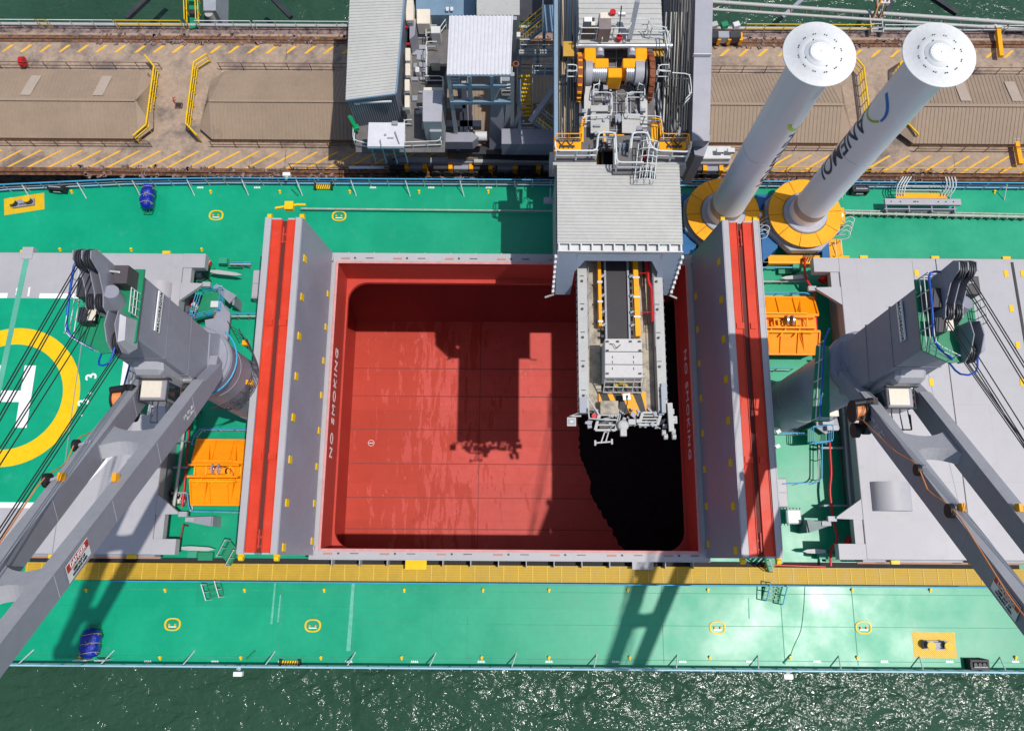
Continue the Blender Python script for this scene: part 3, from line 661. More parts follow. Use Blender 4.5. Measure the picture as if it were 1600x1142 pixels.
# ================================================================ hatch covers
def open_cover(side, label):
    """end-folding pair standing on edge; side -1 left, +1 right"""
    s = side; xb = -11.85 if s < 0 else 11.6
    t = thing('open_hatch_cover', label, 'hatch cover', (xb + s * .9, 9.6, 2.2), 'folded hatch covers standing open at each end of the hold')
    zb, zt = 2.25, 7.7; ln = .55; ya, yb = .18, 19.4          # leans outwards
    X = lambda d, z: xb + s * (d + ln * (z - zb) / (zt - zb))
    def slab(q, d0, d1, z0, z1, y0, y1):
        return q.box8([(X(d0, z0), y0, z0), (X(d1, z0), y0, z0), (X(d1, z0), y1, z0), (X(d0, z0), y1, z0),
                       (X(d0, z1), y0, z1), (X(d1, z1), y0, z1), (X(d1, z1), y1, z1), (X(d0, z1), y1, z1)])
    m = MB(); slab(m, 0, .06, zb, zt, ya, yb); f1 = m.build('panel_face', SKIN, t)
    m = MB(); slab(m, .065, .40, zt - .5, zt, ya, yb); slab(m, .065, .40, zb, zb + .3, ya, yb); slab(m, .065, .9, zb, zt - .12, ya, ya + .1); slab(m, .065, .9, zb, zt - .12, yb - .1, yb)
    m.build('panel_rim', GREY, t)
    m = MB(); slab(m, .42, .93, zb + .1, zt - .10, ya + .12, yb - .12); slab(m, .40, .42, zt - .06, zt + .02, ya, yb); r1 = m.build('panel_underside', COREV, t)
    m = MB(); slab(m, 1.20, 1.80, zb + .1, zt - .10, ya + .12, yb - .12); r2 = m.build('panel_underside', COREV, t)
    m = MB(); slab(m, 1.84, 2.14, zt - .5, zt - .02, ya, yb); slab(m, 2.14, 2.2, zb, zt, ya, yb); slab(m, 1.3, 2.13, zb, zt - .12, ya, ya + .1); slab(m, 1.3, 2.13, zb, zt - .12, yb - .1, yb)
    m.build('panel_rim', GREY, t)
    m = MB(); slab(m, .94, 1.19, zt - .55, zt - .16, ya + .15, yb - .15); m.build('gap_shade_strip', mat('gap_shade_maroon' + str(side), (.10, .012, .008), .7), t)  # added dark strip, its colour stands in for shade between the leaves
    m = MB()                                     # raised lips of the red linings
    for d in (.44, .88, 1.21, 1.76): slab(m, d, d + .03, zt - .10, zt - .03, ya + .12, yb - .12)
    for y in (5.2, 12.8):
        slab(m, .5, .93, zt - .1, zt + .0, y, y + .35); slab(m, 1.3, 1.6, zt - .1, zt + .0, y, y + .35); slab(m, .93, 1.3, zt - .3, zt - .2, y + .1, y + .2)
    m.build('stiffener', COREV, r1)
    m = MB()
    for y in (ya + .9, yb - 1.0):                # little hinge gear between the leaves
        slab(m, .95, 1.26, zt - .25, zt - .15, y - .06, y + .06); slab(m, 1.05, 1.12, zt - .4, zt - .02, y - .6, y + .4); slab(m, .8, 1.4, zt - .2, zt - .13, y - .5, y - .44)
    split(m, 'hinge_gear', RED, t)
    for k in range(8):
        y = 17.3 - k * 2.36
        m = MB(); slab(m, -.05, 0, zt - .95, zt - .55, y - .42, y - .0); m.build('rubber_pad', YEL, t)
        y = 16.6 - k * 2.2
        if k < 8: m = MB(); slab(m, -.05, 0, zb + .25, zb + .55, y - .4, y - .0); m.build('rubber_pad', YEL, t)
    for y, dz in ((ya - .18, -.1), (yb + .15, .0)):
        for d in (.1, 2.0):
            m = MB(); c = V(X(d, zt), y, zt - .25); m.tube(c - V(.12, 0, 0), c + V(.12, 0, 0), .17, 12); m.build('wheel', YEL, t)
            m = MB(); m.cb(c + V(0, .12 * (1 if y < 5 else -1), 0), (.3, .12, .2)); split(m, 'wheel_bracket', YEL, t)
    m = MB()
    for y in (ya + .3, yb - .6): m.prism([(xb - s * .05, y), (xb + s * 2.3, y), (xb + s * 2.3, y + .25), (xb - s * .05, y + .25)], 1.5, 2.3)
    split(m, 'hinge_foot', GREY, t)
    return t
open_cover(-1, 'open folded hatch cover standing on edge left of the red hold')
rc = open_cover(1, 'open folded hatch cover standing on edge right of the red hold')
m = MB(); c = W(462, 326, 7.6); m.cb(c + V(-.35, .1, .1), (.5, .5, .3)); m.beam(c + V(-1.2, 0, 0), c + V(.2, .2, .1), .12, .12); m.tube(c + V(.1, .2, .1), c + V(.6, .2, .1), .08, 8)
tag(m.build('cover_latch', YEL), 'yellow latch on the top corner of the left open hatch cover', 'latch')

def closed_cover(s, label):
    xe_, xc = (-21.2, -19.8) if s < 0 else (20.8, 19.2)
    far = s * 48
    t = thing('closed_hatch_cover', label, 'hatch cover', (s * 30, 9.6, 3), 'closed hatch covers either side of the open hold')
    m = MB(); lo, hi = sorted((xe_, far)); m.bx(lo, hi, .15, 18.95, 2.1, 3.0); body = m.build('cover_panel', GREY, t, bevel=.03)
    lo, hi = sorted((xe_ + s * .4, far))
    m = MB(); m.bx(lo, hi, .5, 18.6, 0, 2.1); lo, hi = sorted((xe_ + .01 * s, far)); m.bx(lo, hi, 18.96, 19.06, 1.6, 2.4); m.bx(lo, hi, .02, .14, 1.6, 2.4); m.build('coaming', CRANE, t)
    m = MB(); lo, hi = sorted((xe_, far)); m.bx(lo, hi, 19.07, 19.17, 1.5, 1.62); m.bx(lo, hi, -.09, .01, 1.5, 1.62); m.build('rubbing_strip', mat('rust_streaked_strip', (.42, .2, .13), .7), t)
    for y0, y1 in ((18.0, 18.95), (.15, 1.05)):    # corner arms
        m = MB(); lo, hi = sorted((xe_ - s * .0, xc)); m.bx(lo, hi, y0, y1, 2.4, 2.99); lo, hi = sorted((xe_ - s * .02, xe_ - s * .55)); yy = (y0 - 1.0, y0) if y0 > 9 else (y1, y1 + 1.6); m.bx(lo, hi, yy[0], yy[1], 2.4, 2.9); split(m, 'corner_arm', GREY, t)
    for yy in (17.0, 2.45):                        # pointed lifting brackets
        d = -1 if yy > 9 else 1
        m = MB(); m.prism([(xe_ - s * .01, yy + .0), (xc + s * .05, yy - d * .05 * -1), (xc + s * .05, yy + d * .15), (xe_ - s * .01, yy + d * 1.2)], 2.7, 2.98); b = m.build('lifting_bracket', GREY, t)
        m = MB(); m.cb((xc - s * .15, yy + d * .05, 2.7), (.5, .3, .25)); m.build('pin', CRANE_P, b)
    m = MB(); x = s * 33.5
    for xx in (s * 27.0,): m.bx(xx, xx + .05, .2, 18.9, 3.0, 3.02)
    split(m, 'panel_joint', DARK if s > 0 else mat('joint_grey', (.25, .25, .27), .6), t)
    m = MB()
    for k in range(5):
        x0 = xe_ + s * (1.5 + k * 4.6); m.bx(min(x0, x0 + .5), max(x0, x0 + .5), 18.97, 19.2, 2.6, 2.8); m.bx(min(x0, x0 + .5), max(x0, x0 + .5), -.1, .13, 2.6, 2.8)
    split(m, 'side_cleat', YEL, t)
    return t
lc = closed_cover(-1, 'closed grey hatch cover with green helipad markings at the left')
rcv = closed_cover(1, 'plain closed grey hatch cover at the right beneath the crane jib')
# helipad
Z3 = 3.0
c = W(14, 619, Z3); cx, cy = c.x, c.y; hp = MB()
o_x, n_y, s_y = W(190, 600, Z3).x, W(60, 466, Z3).y, W(60, 786, Z3).y
ch = W(188, 600, Z3).x - W(124, 465, Z3).x
hp.add([(cx * 2 - o_x, s_y, Z3 + .004), (o_x - 2.6, s_y, Z3 + .004), (o_x, s_y + 2.6 + .6, Z3 + .004), (o_x, n_y - 3.1, Z3 + .004), (o_x - 2.6, n_y, Z3 + .004), (cx * 2 - o_x, n_y, Z3 + .004)], [(0, 1, 2, 3, 4, 5)])
pad = hp.build('helipad', GREEN, lc)
m = MB(); lw = .33; z = Z3 + .008
def strip(q, a, b, wd, z): 
    a, b = V(a[0], a[1], z), V(b[0], b[1], z); d = (b - a).normalized(); n_ = V(-d.y, d.x, 0) * wd / 2
    q.add([a - n_, b - n_, b + n_, a + n_], [(0, 1, 2, 3)])
strip(m, (cx - 9, n_y + .16), (W(12, 460, Z3).x, n_y + .16), lw, z); strip(m, (W(62, 460, Z3).x, n_y + .16), (o_x - 2.55, n_y + .16), lw, z)
strip(m, (o_x - 2.66, n_y + .14), (o_x + .1, n_y - 3.0), lw, z + .002); strip(m, (o_x + .1, n_y - 2.95), (o_x + .1, s_y + 3.1), lw, z); strip(m, (o_x + .1, s_y + 3.15), (o_x - 2.6, s_y - .12), lw, z + .002); strip(m, (o_x - 2.5, s_y - .12), (cx - 9, s_y - .12), lw, z)
m.build('border_line', PURE, pad)
m = MB(); m.ring((cx, cy), 3.3, 4.35, Z3 + .004, Z3 + .012, n=64); m.build('yellow_ring', YEL, pad)
m = MB()
for x in (W(40, 620, Z3).x, 2 * cx - W(40, 620, Z3).x): m.add([(x - .35, cy - 1.95, z), (x + .35, cy - 1.95, z), (x + .35, cy + 1.95, z), (x - .35, cy + 1.95, z)], [(0, 1, 2, 3)])
xa, xb_ = 2 * cx - W(40, 620, Z3).x + .35, W(40, 620, Z3).x - .35
m.add([(xa, cy - .36, z), (xb_, cy - .36, z), (xb_, cy + .36, z), (xa, cy + .36, z)], [(0, 1, 2, 3)])
m.build('landing_letter', PURE, pad)
text('13', .85, PURE, W(37, 455, Z3 + .006), (-1, 0, 0), (0, -1, 0), 'load_figures', pad, spacing=1.6)
for px, py, st in ((143, 588, '3'), (134, 616, ','), (131, 628, '3'), (121, 650, '.')):
    text(st, .95, PURE, W(px, py, Z3 + .008), (-.25, .97, 0), (-.97, -.25, 0), 'load_figures', pad)
m = MB(); a, b = W(44, 392, Z3), W(8, 770, Z3); m.beam(V(W(44, 392, Z3).x, 18.9, Z3 + .01), V(W(44, 392, Z3).x - .9, .2, Z3 + .01), .34, .03); m.build('joint_strip', mat('pale_green_strip', (.10, .38, .27), .4), lc)
m = MB(); m.bx(a.x - .35, a.x + .35, 18.5, 19.3, 2.6, 3.06); m.build('joint_cap', GREY, lc)
# yellow pads on the right cover
for px, py in ((1432, 427), (1455, 597), (1572, 428), (1580, 482), (1590, 539), (1597, 597), (1598, 428)):
    m = MB(); c = W(px, py, Z3); m.bx(c.x - .13, c.x + .13, c.y - .22, c.y + .22, Z3, Z3 + .03); m.build('yellow_pad', YEL, rcv)
m = MB(); m.beam(W(1581, 410, Z3) + V(0, 0, .01), W(1606, 560, Z3) + V(0, 0, .01), .16, .05); m.build('seal_strip', BLACK, rcv)
m = MB(); m.beam(W(1425, 408, Z3) + V(0, 0, .0), W(1445, 560, Z3) + V(0, 0, .0), .03, .02); m.beam(W(1445, 560, Z3), W(1520, 880, Z3), .03, .02); m.build('weld_line', CRANE, rcv)
# curved vent hood on each closed cover (half drum)
def drum(px, py, w_, d_, par, rz=0):
    c = W(px, py, Z3); q = MB(); n_ = 14
    P = [(c.x + sx * d_, c.y + w_ * math.cos(math.pi * k / n_), Z3 + .75 * w_ * math.sin(math.pi * k / n_)) for sx in (-1, 1) for k in range(n_ + 1)]
    if rz: P = [(c.x + sx * w_ * 1, 0, 0) for sx in ()] or [(c.x + w_ * math.cos(math.pi * k / n_), c.y + sx * d_, Z3 + .75 * w_ * math.sin(math.pi * k / n_)) for sx in (-1, 1) for k in range(n_ + 1)]
    q.add(P, [(k, k + 1, n_ + 2 + k, n_ + 1 + k) for k in range(n_)], True); q.add(P[:n_ + 1], [tuple(range(n_ + 1))]); q.add(P[n_ + 1:], [tuple(range(n_ + 1))])
    return q.build('vent_hood', GREY, par)
drum(1392, 776, 1.15, .85, rcv, 1); drum(243, 462, 1.0, .8, lc, 1)

# ================================================================ gear between the covers
def box_thing(name, lab, cat, px0, py0, px1, py1, zt, mm_, zb=0, group=None, extra=None):
    a, b = W(px0, py1, zt), W(px1, py0, zt)
    t = thing(name, lab, cat, ((a.x + b.x) / 2, (a.y + b.y) / 2, zb), group)
    q = MB(); q.bx(a.x, b.x, a.y, b.y, zb, zt); q.build('body', mm_, t, bevel=.03)
    if extra: extra(t, a, b)
    return t
def lids(t, a, b):
    q = MB(); ym = (a.y + b.y) / 2; q.bx(a.x + .06, b.x - .06, a.y + .08, ym - .04, 1.0, 1.05); q.build('lid', GREY, t)
    q = MB(); q.bx(a.x + .06, b.x - .06, ym + .04, b.y - .08, 1.0, 1.05); q.build('lid', GREY, t)
box_thing('deck_locker', 'grey two lid deck locker beside the left open hatch cover', 'locker', 392, 422, 412, 466, 1.0, CRANE_P, extra=lids)
box_thing('deck_locker', 'grey two lid deck locker beside the right open hatch cover', 'locker', 1206, 747, 1229, 792, 1.0, CRANE, extra=lids)
def vent(px, py, lab, r_=.45):
    c = W(px, py, .6); t = thing('deck_ventilator', lab, 'ventilator', (c.x, c.y, 0), 'square topped deck ventilators')
    q = MB(); q.lathe([(r_ * .7, 0), (r_ * .7, .5)], c, 16); q.build('neck', CRANE_P, t)
    q = MB(); q.bx(c.x - r_, c.x + r_, c.y - r_, c.y + r_, .5, .85); q.build('hood', WHITE, t, bevel=.08)
    q = MB()
    for k in range(5):
        for s in (-1, 1): q.tube(V(c.x - r_ + .1 + k * r_ * .45, c.y + s * r_, .6), V(c.x - r_ + .1 + k * r_ * .45, c.y + s * (r_ + .1), .6), .03, 5)
    split(q, 'clamp', DARK, t)
vent(1239, 807, 'pale square deck ventilator right of the open hatch cover')
# valve boxes: green box with a long tapered pale lever
def lever(pb, p0, p1, lab, d):
    c = W(*pb, .6); t = thing('cover_cylinder', lab, 'hydraulic cylinder', (c.x, c.y, 0), 'hatch cover cylinders with pale tapered rods')
    q = MB(); q.cb((c.x, c.y, .45), (.55, .40, .5)); q.build('housing', mat('housing_green', (.03, .30, .18), .45), t)
    q = MB(); q.cb((c.x + d * .7, c.y - .1, .2), (.9, .5, .3)); q.build('base', GREEN2, t)
    a, b = W(*p0, 1.0), W(*p1, 1.0); dd = (b - a).normalized(); n_ = V(-dd.y, dd.x, 0)
    pts = [a + n_ * .09, a + dd * .5 + n_ * .14, a.lerp(b, .8) + n_ * .11, b, a.lerp(b, .8) - n_ * .11, a + dd * .5 - n_ * .14, a - n_ * .09]
    q = MB(); q.prism(pts, .9, 1.05); q.build('rod', LOADP, t)
lever((349, 408), (329, 424), (379, 430), 'hydraulic cylinder with tapered rod by the top corner of the helipad cover', 1)
lever((301, 866), (284, 856), (337, 858), 'hydraulic cylinder with tapered rod by the bottom corner of the helipad cover', 1)
lever((1245, 418), (1262, 432), (1219, 435), 'hydraulic cylinder with tapered rod below the rotor sails', -1)
lever((1286, 868), (1290, 861), (1254, 861), 'hydraulic cylinder with tapered rod beside the lower right ladder', 1)
# tapered rest arms
def arm(p0, p1, w0, w1, lab, mm_=CRANE, z=1.6):
    a, b = W(*p0, z), W(*p1, z); dd = (b - a).normalized(); n_ = V(-dd.y, dd.x, 0)
    t = thing('cover_rest', lab, 'cover rest', (a.x, a.y, 0), 'tapered cover rests between the hatches')
    q = MB(); q.prism([a + n_ * w0, b + n_ * w1, b - n_ * w1, a - n_ * w0], z - .12, z); q.build('arm', mm_, t)
    q = MB(); q.bx(b.x - .06, b.x + .06, b.y - w1, b.y + w1, 0, z - .12); q.build('post', mm_, t)
    q = MB(); c = a.lerp(b, .18); q.cb((c.x, c.y, z + .04), (.55, .26, .08)); q.build('roller_bracket', CRANE_P, t)
arm((290, 811), (330, 814), .12, .30, 'grey tapered rest reaching from the lower bracket of the helipad cover', CRANE)
arm((1297, 817), (1263, 822), .14, .38, 'dark tapered rest reaching from the lower bracket of the right cover', mat('dark_green_grey', (.10, .15, .15), .5))
arm((336, 446), (364, 468), .14, .34, 'grey tapered rest near the blue railed platform at upper left', CRANE)
# railed platform with motors upper-left and its twin
def plat(pix, zz, lab, nm='service_platform', bars=3):
    P = [W(x, y, zz) for x, y in pix]; c = sum(P, V(0, 0, 0)) / len(P)
    t = thing(nm, lab, 'platform', (c.x, c.y, 0))
    q = MB(); q.prism(P, zz - .1, zz); q.build('floor', GREEN2, t)
    q = MB(); q.rail(P + [P[0]], 1.0, bars, .9, .03, .15); q.build('handrail', BLUE, t)
    for k in range(2):
        q = MB(); a = P[k * 2]; q.tube(V(a.x, a.y, 0), V(a.x, a.y, zz - .1), .07, 6); q.build('leg', GREEN2, t)
    return t
plat([(318, 458), (352, 455), (350, 490), (305, 500)], 1.4, 'small blue railed platform beside the left crane and helipad cover')
plat([(1262, 670), (1292, 668), (1292, 692), (1262, 694)], 1.4, 'small blue railed platform below the right crane')
# machinery clutter: pump units
def pump(px, py, lab, n_=5, seed=1, cols=(DARK, REDP, STEEL, CREAM, CRANE)):
    rr = random.Random(seed); c = W(px, py, .4); t = thing('pump_unit', lab, 'pump unit', (c.x, c.y, 0))
    q = MB(); q.cb((c.x, c.y, .1), (1.1, 1.5, .2)); q.build('skid', GREEN2, t)
    for k in range(n_):
        q = MB(); p = V(c.x + rr.uniform(-.4, .4), c.y + rr.uniform(-.6, .6), .2)
        if k % 2: q.tube(p + V(0, 0, .2), p + V(rr.uniform(-.3, .3), .5, .25), .16, 12)
        else: q.cb(p + V(0, 0, .2), (.35, .3, .4), rr.uniform(-.3, .3))
        q.build(('motor', 'valve_block')[k % 2 == 0], cols[k % len(cols)], t)
    q = MB()
    for k in range(6): p = V(c.x + rr.uniform(-.5, .5), c.y + rr.uniform(-.7, .7), .3); q.path([p, p + V(rr.uniform(-.3, .3), rr.uniform(-.3, .3), .4), p + V(rr.uniform(-.6, .6), rr.uniform(-.5, .5), .1)], .035, 5, .1)
    q.build('hose', DARK, t)
pump(306, 487, 'cluster of pumps and red valves under the left crane house', 7, 2)
pump(313, 425, 'small pump cluster in the top corner of the helipad cover', 5, 5)
pump(280, 772, 'pump cluster left of the left orange grab', 6, 9)
pump(1318, 452, 'small pump cluster at the top of the right cover', 4, 12)
box_thing('crane_motor_box', 'grey box and pale drum on the left crane foot platform', 'box', 328, 470, 345, 480, 1.6, WHITE)
box_thing('crane_motor_box', 'rust brown box on the left crane foot platform', 'box', 333, 484, 350, 497, 1.5, mat('brown_box', (.30, .17, .12), .6))
m = MB(); m.pp([(345, 470), (352, 480), (360, 490), (352, 560), (328, 560), (320, 500), (335, 497)], 2.0, 1.8); tag(m.build('foot_platform', CRANE), 'grey steel platform at the foot of the left crane', 'platform')
t = thing('foot_platform', 'grey steel platform with lockers at the foot of the right crane', 'platform', W(1290, 655, 1.8))
m = MB(); m.pp([(1275, 625), (1300, 620), (1312, 670), (1290, 678), (1276, 668)], 2.0, 1.8); m.build('floor', CRANE, t)
for a in ((1288, 632, 1304, 640), (1292, 641, 1310, 650), (1286, 651, 1302, 663), (1293, 665, 1310, 672)):
    p, q_ = W(a[0], a[3], 2.4), W(a[2], a[1], 2.4); m = MB(); m.bx(p.x, q_.x, p.y, q_.y, 2.0, 2.4); m.build('locker', random.choice((CRANE_P, CREAM, CRANE_P)), t)
# fire main, pipes
def pipe(pix, z, r_, mm_, lab, rnd=.35):
    q = MB(); q.path([W(x, y, z) for x, y in pix], r_, 8, rnd)
    q.tube(W(*pix[0], z), W(*pix[0], z) - V(0, 0, z), r_, 8)
    return tag(q.build('deck_pipe', mm_), lab, 'pipe')
pipe([(1258, 403), (1257, 428), (1263, 444), (1273, 452), (1274, 485), (1276, 520), (1282, 548)], 1.1, .085, REDP, 'red fire main running down past the right orange grab')
pipe([(1296, 690), (1299, 742), (1296, 765), (1301, 808), (1308, 835), (1308, 846), (1298, 856), (1298, 884)], 1.0, .085, REDP, 'red fire main bending along the deck below the right crane')
pipe([(306, 640), (296, 660), (293, 700), (288, 760), (284, 792)], .9, .07, REDP, 'red pipe running between the helipad cover and the left orange grab')
pipe([(289, 640), (284, 700), (276, 760), (270, 800)], 1.4, .10, LOADP, 'pale pipe along the right edge of the helipad cover')
pipe([(1308, 560), (1318, 640), (1327, 760), (1331, 800)], 1.4, .10, CRANE_P, 'pale pipe along the left edge of the right hatch cover')
pipe([(1298, 560), (1308, 640), (1318, 760), (1322, 800)], .8, .07, DARK, 'dark pipe beneath the left edge of the right hatch cover')
pipe([(286, 820), (279, 858)], .8, .06, RUST, 'short rusty pipe at the lower right corner of the helipad cover', 0)
pipe([(1195, 882), (1290, 885)], .5, .05, REDP, 'thin red pipe beside the yellow walkway right of the hold', 0)
for (x0, y0, x1_, y1_, zz, mm_, lab) in ((1188, 410, 1268, 410, .7, LOADP, 'pale pipe crossing the deck below the rotor sails'), (1188, 418, 1240, 418, .6, BLUE, 'blue pipe crossing the deck below the rotor sails'), (1188, 440, 1258, 440, .5, LOADP, 'thin pale pipe above the right orange grab'),
                                    (360, 410, 392, 410, .7, BLUE, 'blue pipe right of the upper left cylinder'), (360, 413, 392, 413, .7, LOADP, 'pale pipe right of the upper left cylinder'), (360, 490, 412, 490, .7, BLUE, 'blue pipe crossing to the left open hatch cover'), (360, 494, 412, 494, .7, LOADP, 'pale pipe crossing to the left open hatch cover'),
                                    (345, 566, 395, 566, .5, LOADP, 'pale pipe behind the left crane column')):
    q = MB(); q.tube(W(x0, y0, zz), W(x1_, y1_, zz), .055, 8)
    for k in range(3): c = W(x0, y0, zz).lerp(W(x1_, y1_, zz), (k + .5) / 3); q.bx(c.x - .05, c.x + .05, c.y - .05, c.y + .05, 0, zz)
    tag(q.build('cross_pipe', mm_), lab, 'pipe')
# brackets under the closed covers
for xs, lab in (((274, 298), 'left'), ((1312, 1338), 'right')):
    for k, y in enumerate((690, 730, 770) if lab == 'left' else (560, 700, 790)):
        q = MB(); a, b = W(xs[0] - (k * 3 if lab == 'left' else -k * 5), y, 1.0), W(xs[1] - (k * 3 if lab == 'left' else -k * 4), y, 1.0)
        if lab == 'right': a, b = a - V(1.4, 0, 0), b - V(.9, 0, 0)
        q.beam(a, b, .12, .12); q.beam(a + V(0, 0, -.06), V(a.x, a.y, 0), .1, .1); q.build('pipe_bracket', CRANE, lc if lab == 'left' else rcv)
m = MB(); m.tube(W(1352, 855, .8) - V(1.9, 0, 0), W(1352, 855, .8) - V(1.2, 0, 0), .28, 16); c = W(1327, 846, .9); m = MB(); m.tube(c - V(.15, .2, 0), c + V(.15, .2, 0), .3, 16)
tag(m.build('red_reel', REDP), 'small red hose drum under the lower left corner of the right cover', 'hose reel')
m = MB(); c = W(1287, 436, .9); m.tube(c - V(.15, .2, 0), c + V(.15, .2, 0), .3, 16)
tag(m.build('red_reel', REDP), 'small red hose drum in the top recess of the right cover', 'hose reel')
# blue/white guard rails around grabs
def guard(pix, lab, z=.02, h=1.0):
    t = thing('guard_rail', lab, 'railing', W(*pix[0], 0))
    P = [W(x, y, h) - V(0, 0, h) for x, y in pix]
    q = MB(); q.rail(P, h, 2, 1.1, .035, .3); q.build('bars', RAILW, t)
    q = MB(); q.path([p + V(0, 0, h + .06) for p in P], .045, 6, .3); q.build('top_bar', BLUE, t)
guard([(392, 670), (312, 670), (304, 680), (300, 694)], 'guard rail above the left orange grab')
guard([(293, 770), (296, 798), (386, 800)], 'guard rail below the left orange grab')
guard([(1188, 458), (1262, 458), (1269, 466), (1274, 500)], 'guard rail above the right orange grab')
guard([(1216, 676), (1276, 677), (1284, 684), (1284, 748), (1276, 754), (1222, 756)], 'guard rail round the green deck right of the open hatch cover')
guard([(1188, 575), (1240, 575)], 'short guard rail below the right orange grab')
# ladders
def ladder(a, b, za, zb, wd, lab, rails=True, mm_=GREEN2, rungs=6, nm='deck_ladder', rm=None):
    a, b = W(*a, za), W(*b, zb); d = (b - a); hn = V(-d.y, d.x, 0).normalized() * wd / 2
    t = thing(nm, lab, 'ladder', (a.x, a.y, min(za, zb)), None)
    for s in (-1, 1):
        q = MB(); q.beam(a + hn * s, b + hn * s, .06, .14); q.build('stringer', mm_, t)
        if rails: q = MB(); q.path([a + hn * s, a + hn * s + V(0, 0, .9), b + hn * s + V(0, 0, .9), b + hn * s], .035, 6); q.tube(a.lerp(b, .5) + hn * s, a.lerp(b, .5) + hn * s + V(0, 0, .9), .03, 5); q.build('handrail', rm or RAILW, t)
    q = MB()
    for k in range(rungs): c = a.lerp(b, (k + .5) / rungs); q.beam(c - hn, c + hn, .16, .04)
    q.build('tread', mm_, t); return t
ladder((353, 876), (366, 852), .36, 1.8, .8, 'green ladder between the helipad cover and the left open cover')
ladder((1208, 886), (1203, 868), .36, 1.8, .8, 'green ladder at the foot of the right open hatch cover')
ladder((333, 910), (340, 934), .36, 0, .8, 'short ladder from the yellow walkway down to the deck at left', rungs=3)
ladder((1210, 912), (1203, 940), .36, 0, 1.0, 'short ladder from the yellow walkway down to the deck at right', rungs=5, mm_=GREEN2, rm=BLUE)
def lampcluster(px, py, lab):
    c = W(px, py, 1.4); t = thing('deck_floodlight', lab, 'floodlight', (c.x, c.y, 0))
    q = MB(); q.tube(V(c.x, c.y, 0), c, .06, 8); q.build('post', GREEN2, t)
    for k, (dx, dy) in enumerate(((-.2, .25), (.25, -.1), (-.25, -.3))):
        q = MB(); q.cb(c + V(dx, dy, .05), (.28, .22, .2), .5 * k); q.build('lamp', WHITE, t)
lampcluster(1209, 672, 'cluster of white floodlights beside the right open cover, upper one'); lampcluster(1208, 695, 'cluster of white floodlights beside the right open cover, lower one')

# ================================================================ clamshell grabs
def grab(px0, py0, px1, py1, lab, flip=1):
    zt = 2.1; a, b = W(px0, py1, zt), W(px1, py0, zt); x0, x1, y0, y1 = a.x, b.x, a.y, b.y; ym = (y0 + y1) / 2; xm = (x0 + x1) / 2
    t = thing('cargo_grab', lab, 'grab bucket', (xm, ym, 0), 'orange clamshell grabs stowed on deck')
    for s in (-1, 1):
        q = MB(); ye = y1 if s > 0 else y0
        yi = ym + s * .55; e = .28
        # sloping outer plate, bowed inner plate, ribs
        P = [(x0, ye - s * .0, zt - .55), (x1, ye, zt - .55), (x1, yi, zt), (x0, yi, zt)]
        q.add(P, [(0, 1, 2, 3)]); q.add([(x0, ye, zt - .55), (x1, ye, zt - .55), (x1 - .1, ye - s * .3, .1), (x0 + .1, ye - s * .3, .1)], [(0, 1, 2, 3)])
        for xx in (x0, x1): q.add([(xx, ye, zt - .55), (xx, yi, zt), (xx, yi, .1), (xx, ye - s * .3, .1)], [(0, 1, 2, 3)])
        sh = q.build('bucket_half', ORANGE, t)
        q = MB()
        q.beam((x0, ye, zt - .52), (x1, ye, zt - .52), .12, .12); q.beam((x0, yi, zt + .03), (x1, yi, zt + .03), .16, .12)
        for xx in (x0 + .03, xm - .5, xm + .6, x1 - .03): q.beam((xx, ye - s * .05, zt - .50), (xx + .001, yi, zt + .05), .09, .14)
        for xx in (x0 + .8, x1 - .9): q.add([(xx, ye - s * .1, zt - .5), (xx + .35 * flip, yi + s * .1, zt + .02), (xx + .35 * flip, yi + s * .1, zt + .35), ], [(0, 1, 2)])
        q.build('rib', ORANGE, sh)
    q = MB(); q.bx(x0 + .1, x1 - .1, ym - .53, ym + .53, .2, zt - .25); q.bx(x0 - .12, x1 - .35, ym - .42, ym - .30, zt - .25, zt + .28); q.bx(x0 - .12, x1 - .35, ym + .30, ym + .42, zt - .25, zt + .28)
    q.bx(xm - .7, xm + .7, ym - .16, ym + .16, zt - .25, zt + .12); q.build('head_beam', ORANGE, t)
    for dx in (-.25, .12): q = MB(); q.tube((xm + dx, ym + .12, zt + .3), (xm + dx + .1, ym + .12, zt + .3), .33, 20); q.tube((xm + dx - .02, ym + .12, zt + .3), (xm + dx + .12, ym + .12, zt + .3), .1, 10); q.build('sheave', STEEL, t)
    q = MB(); q.ring((xm + .75 * flip, ym), .2, .3, zt + .02, zt + .12, n=16); q.build('shackle_ring', YELB, t)
    q = MB()
    for k in range(5): xx = x0 + .3 + k * .7; q.tube((xx, ym - .28, zt + .2), (xx, ym + .28, zt + .2), .06, 8)
    for k in range(3): q.tube((x0 + .4 + k * .9, ym - .9, zt + .12), (x0 + .8 + k * .9, ym - .45, zt + .2), .05, 6)
    q.tube((x0 + .2, ym - .62, zt + .18), (x1 - .5, ym - .62, zt + .18), .09, 8); q.tube((x0 + .2, ym + .62, zt + .18), (x1 - .8, ym + .62, zt + .18), .07, 8)
    q.build('linkage', YELB, t)
    q = MB(); q.path([(xm - .5, ym + .1, zt + .25), (xm + .1, ym + .35, zt + .4), (xm + .9, ym + .1, zt + .3), (xm + 1.2, ym - .7, zt)], .022, 5, .2); q.build('rope', WIRE, t)
grab(293, 686, 388, 787, 'orange clamshell grab stowed left of the open hold')
grab(1187, 461, 1276, 550, 'orange clamshell grab stowed right of the open hold', -1)
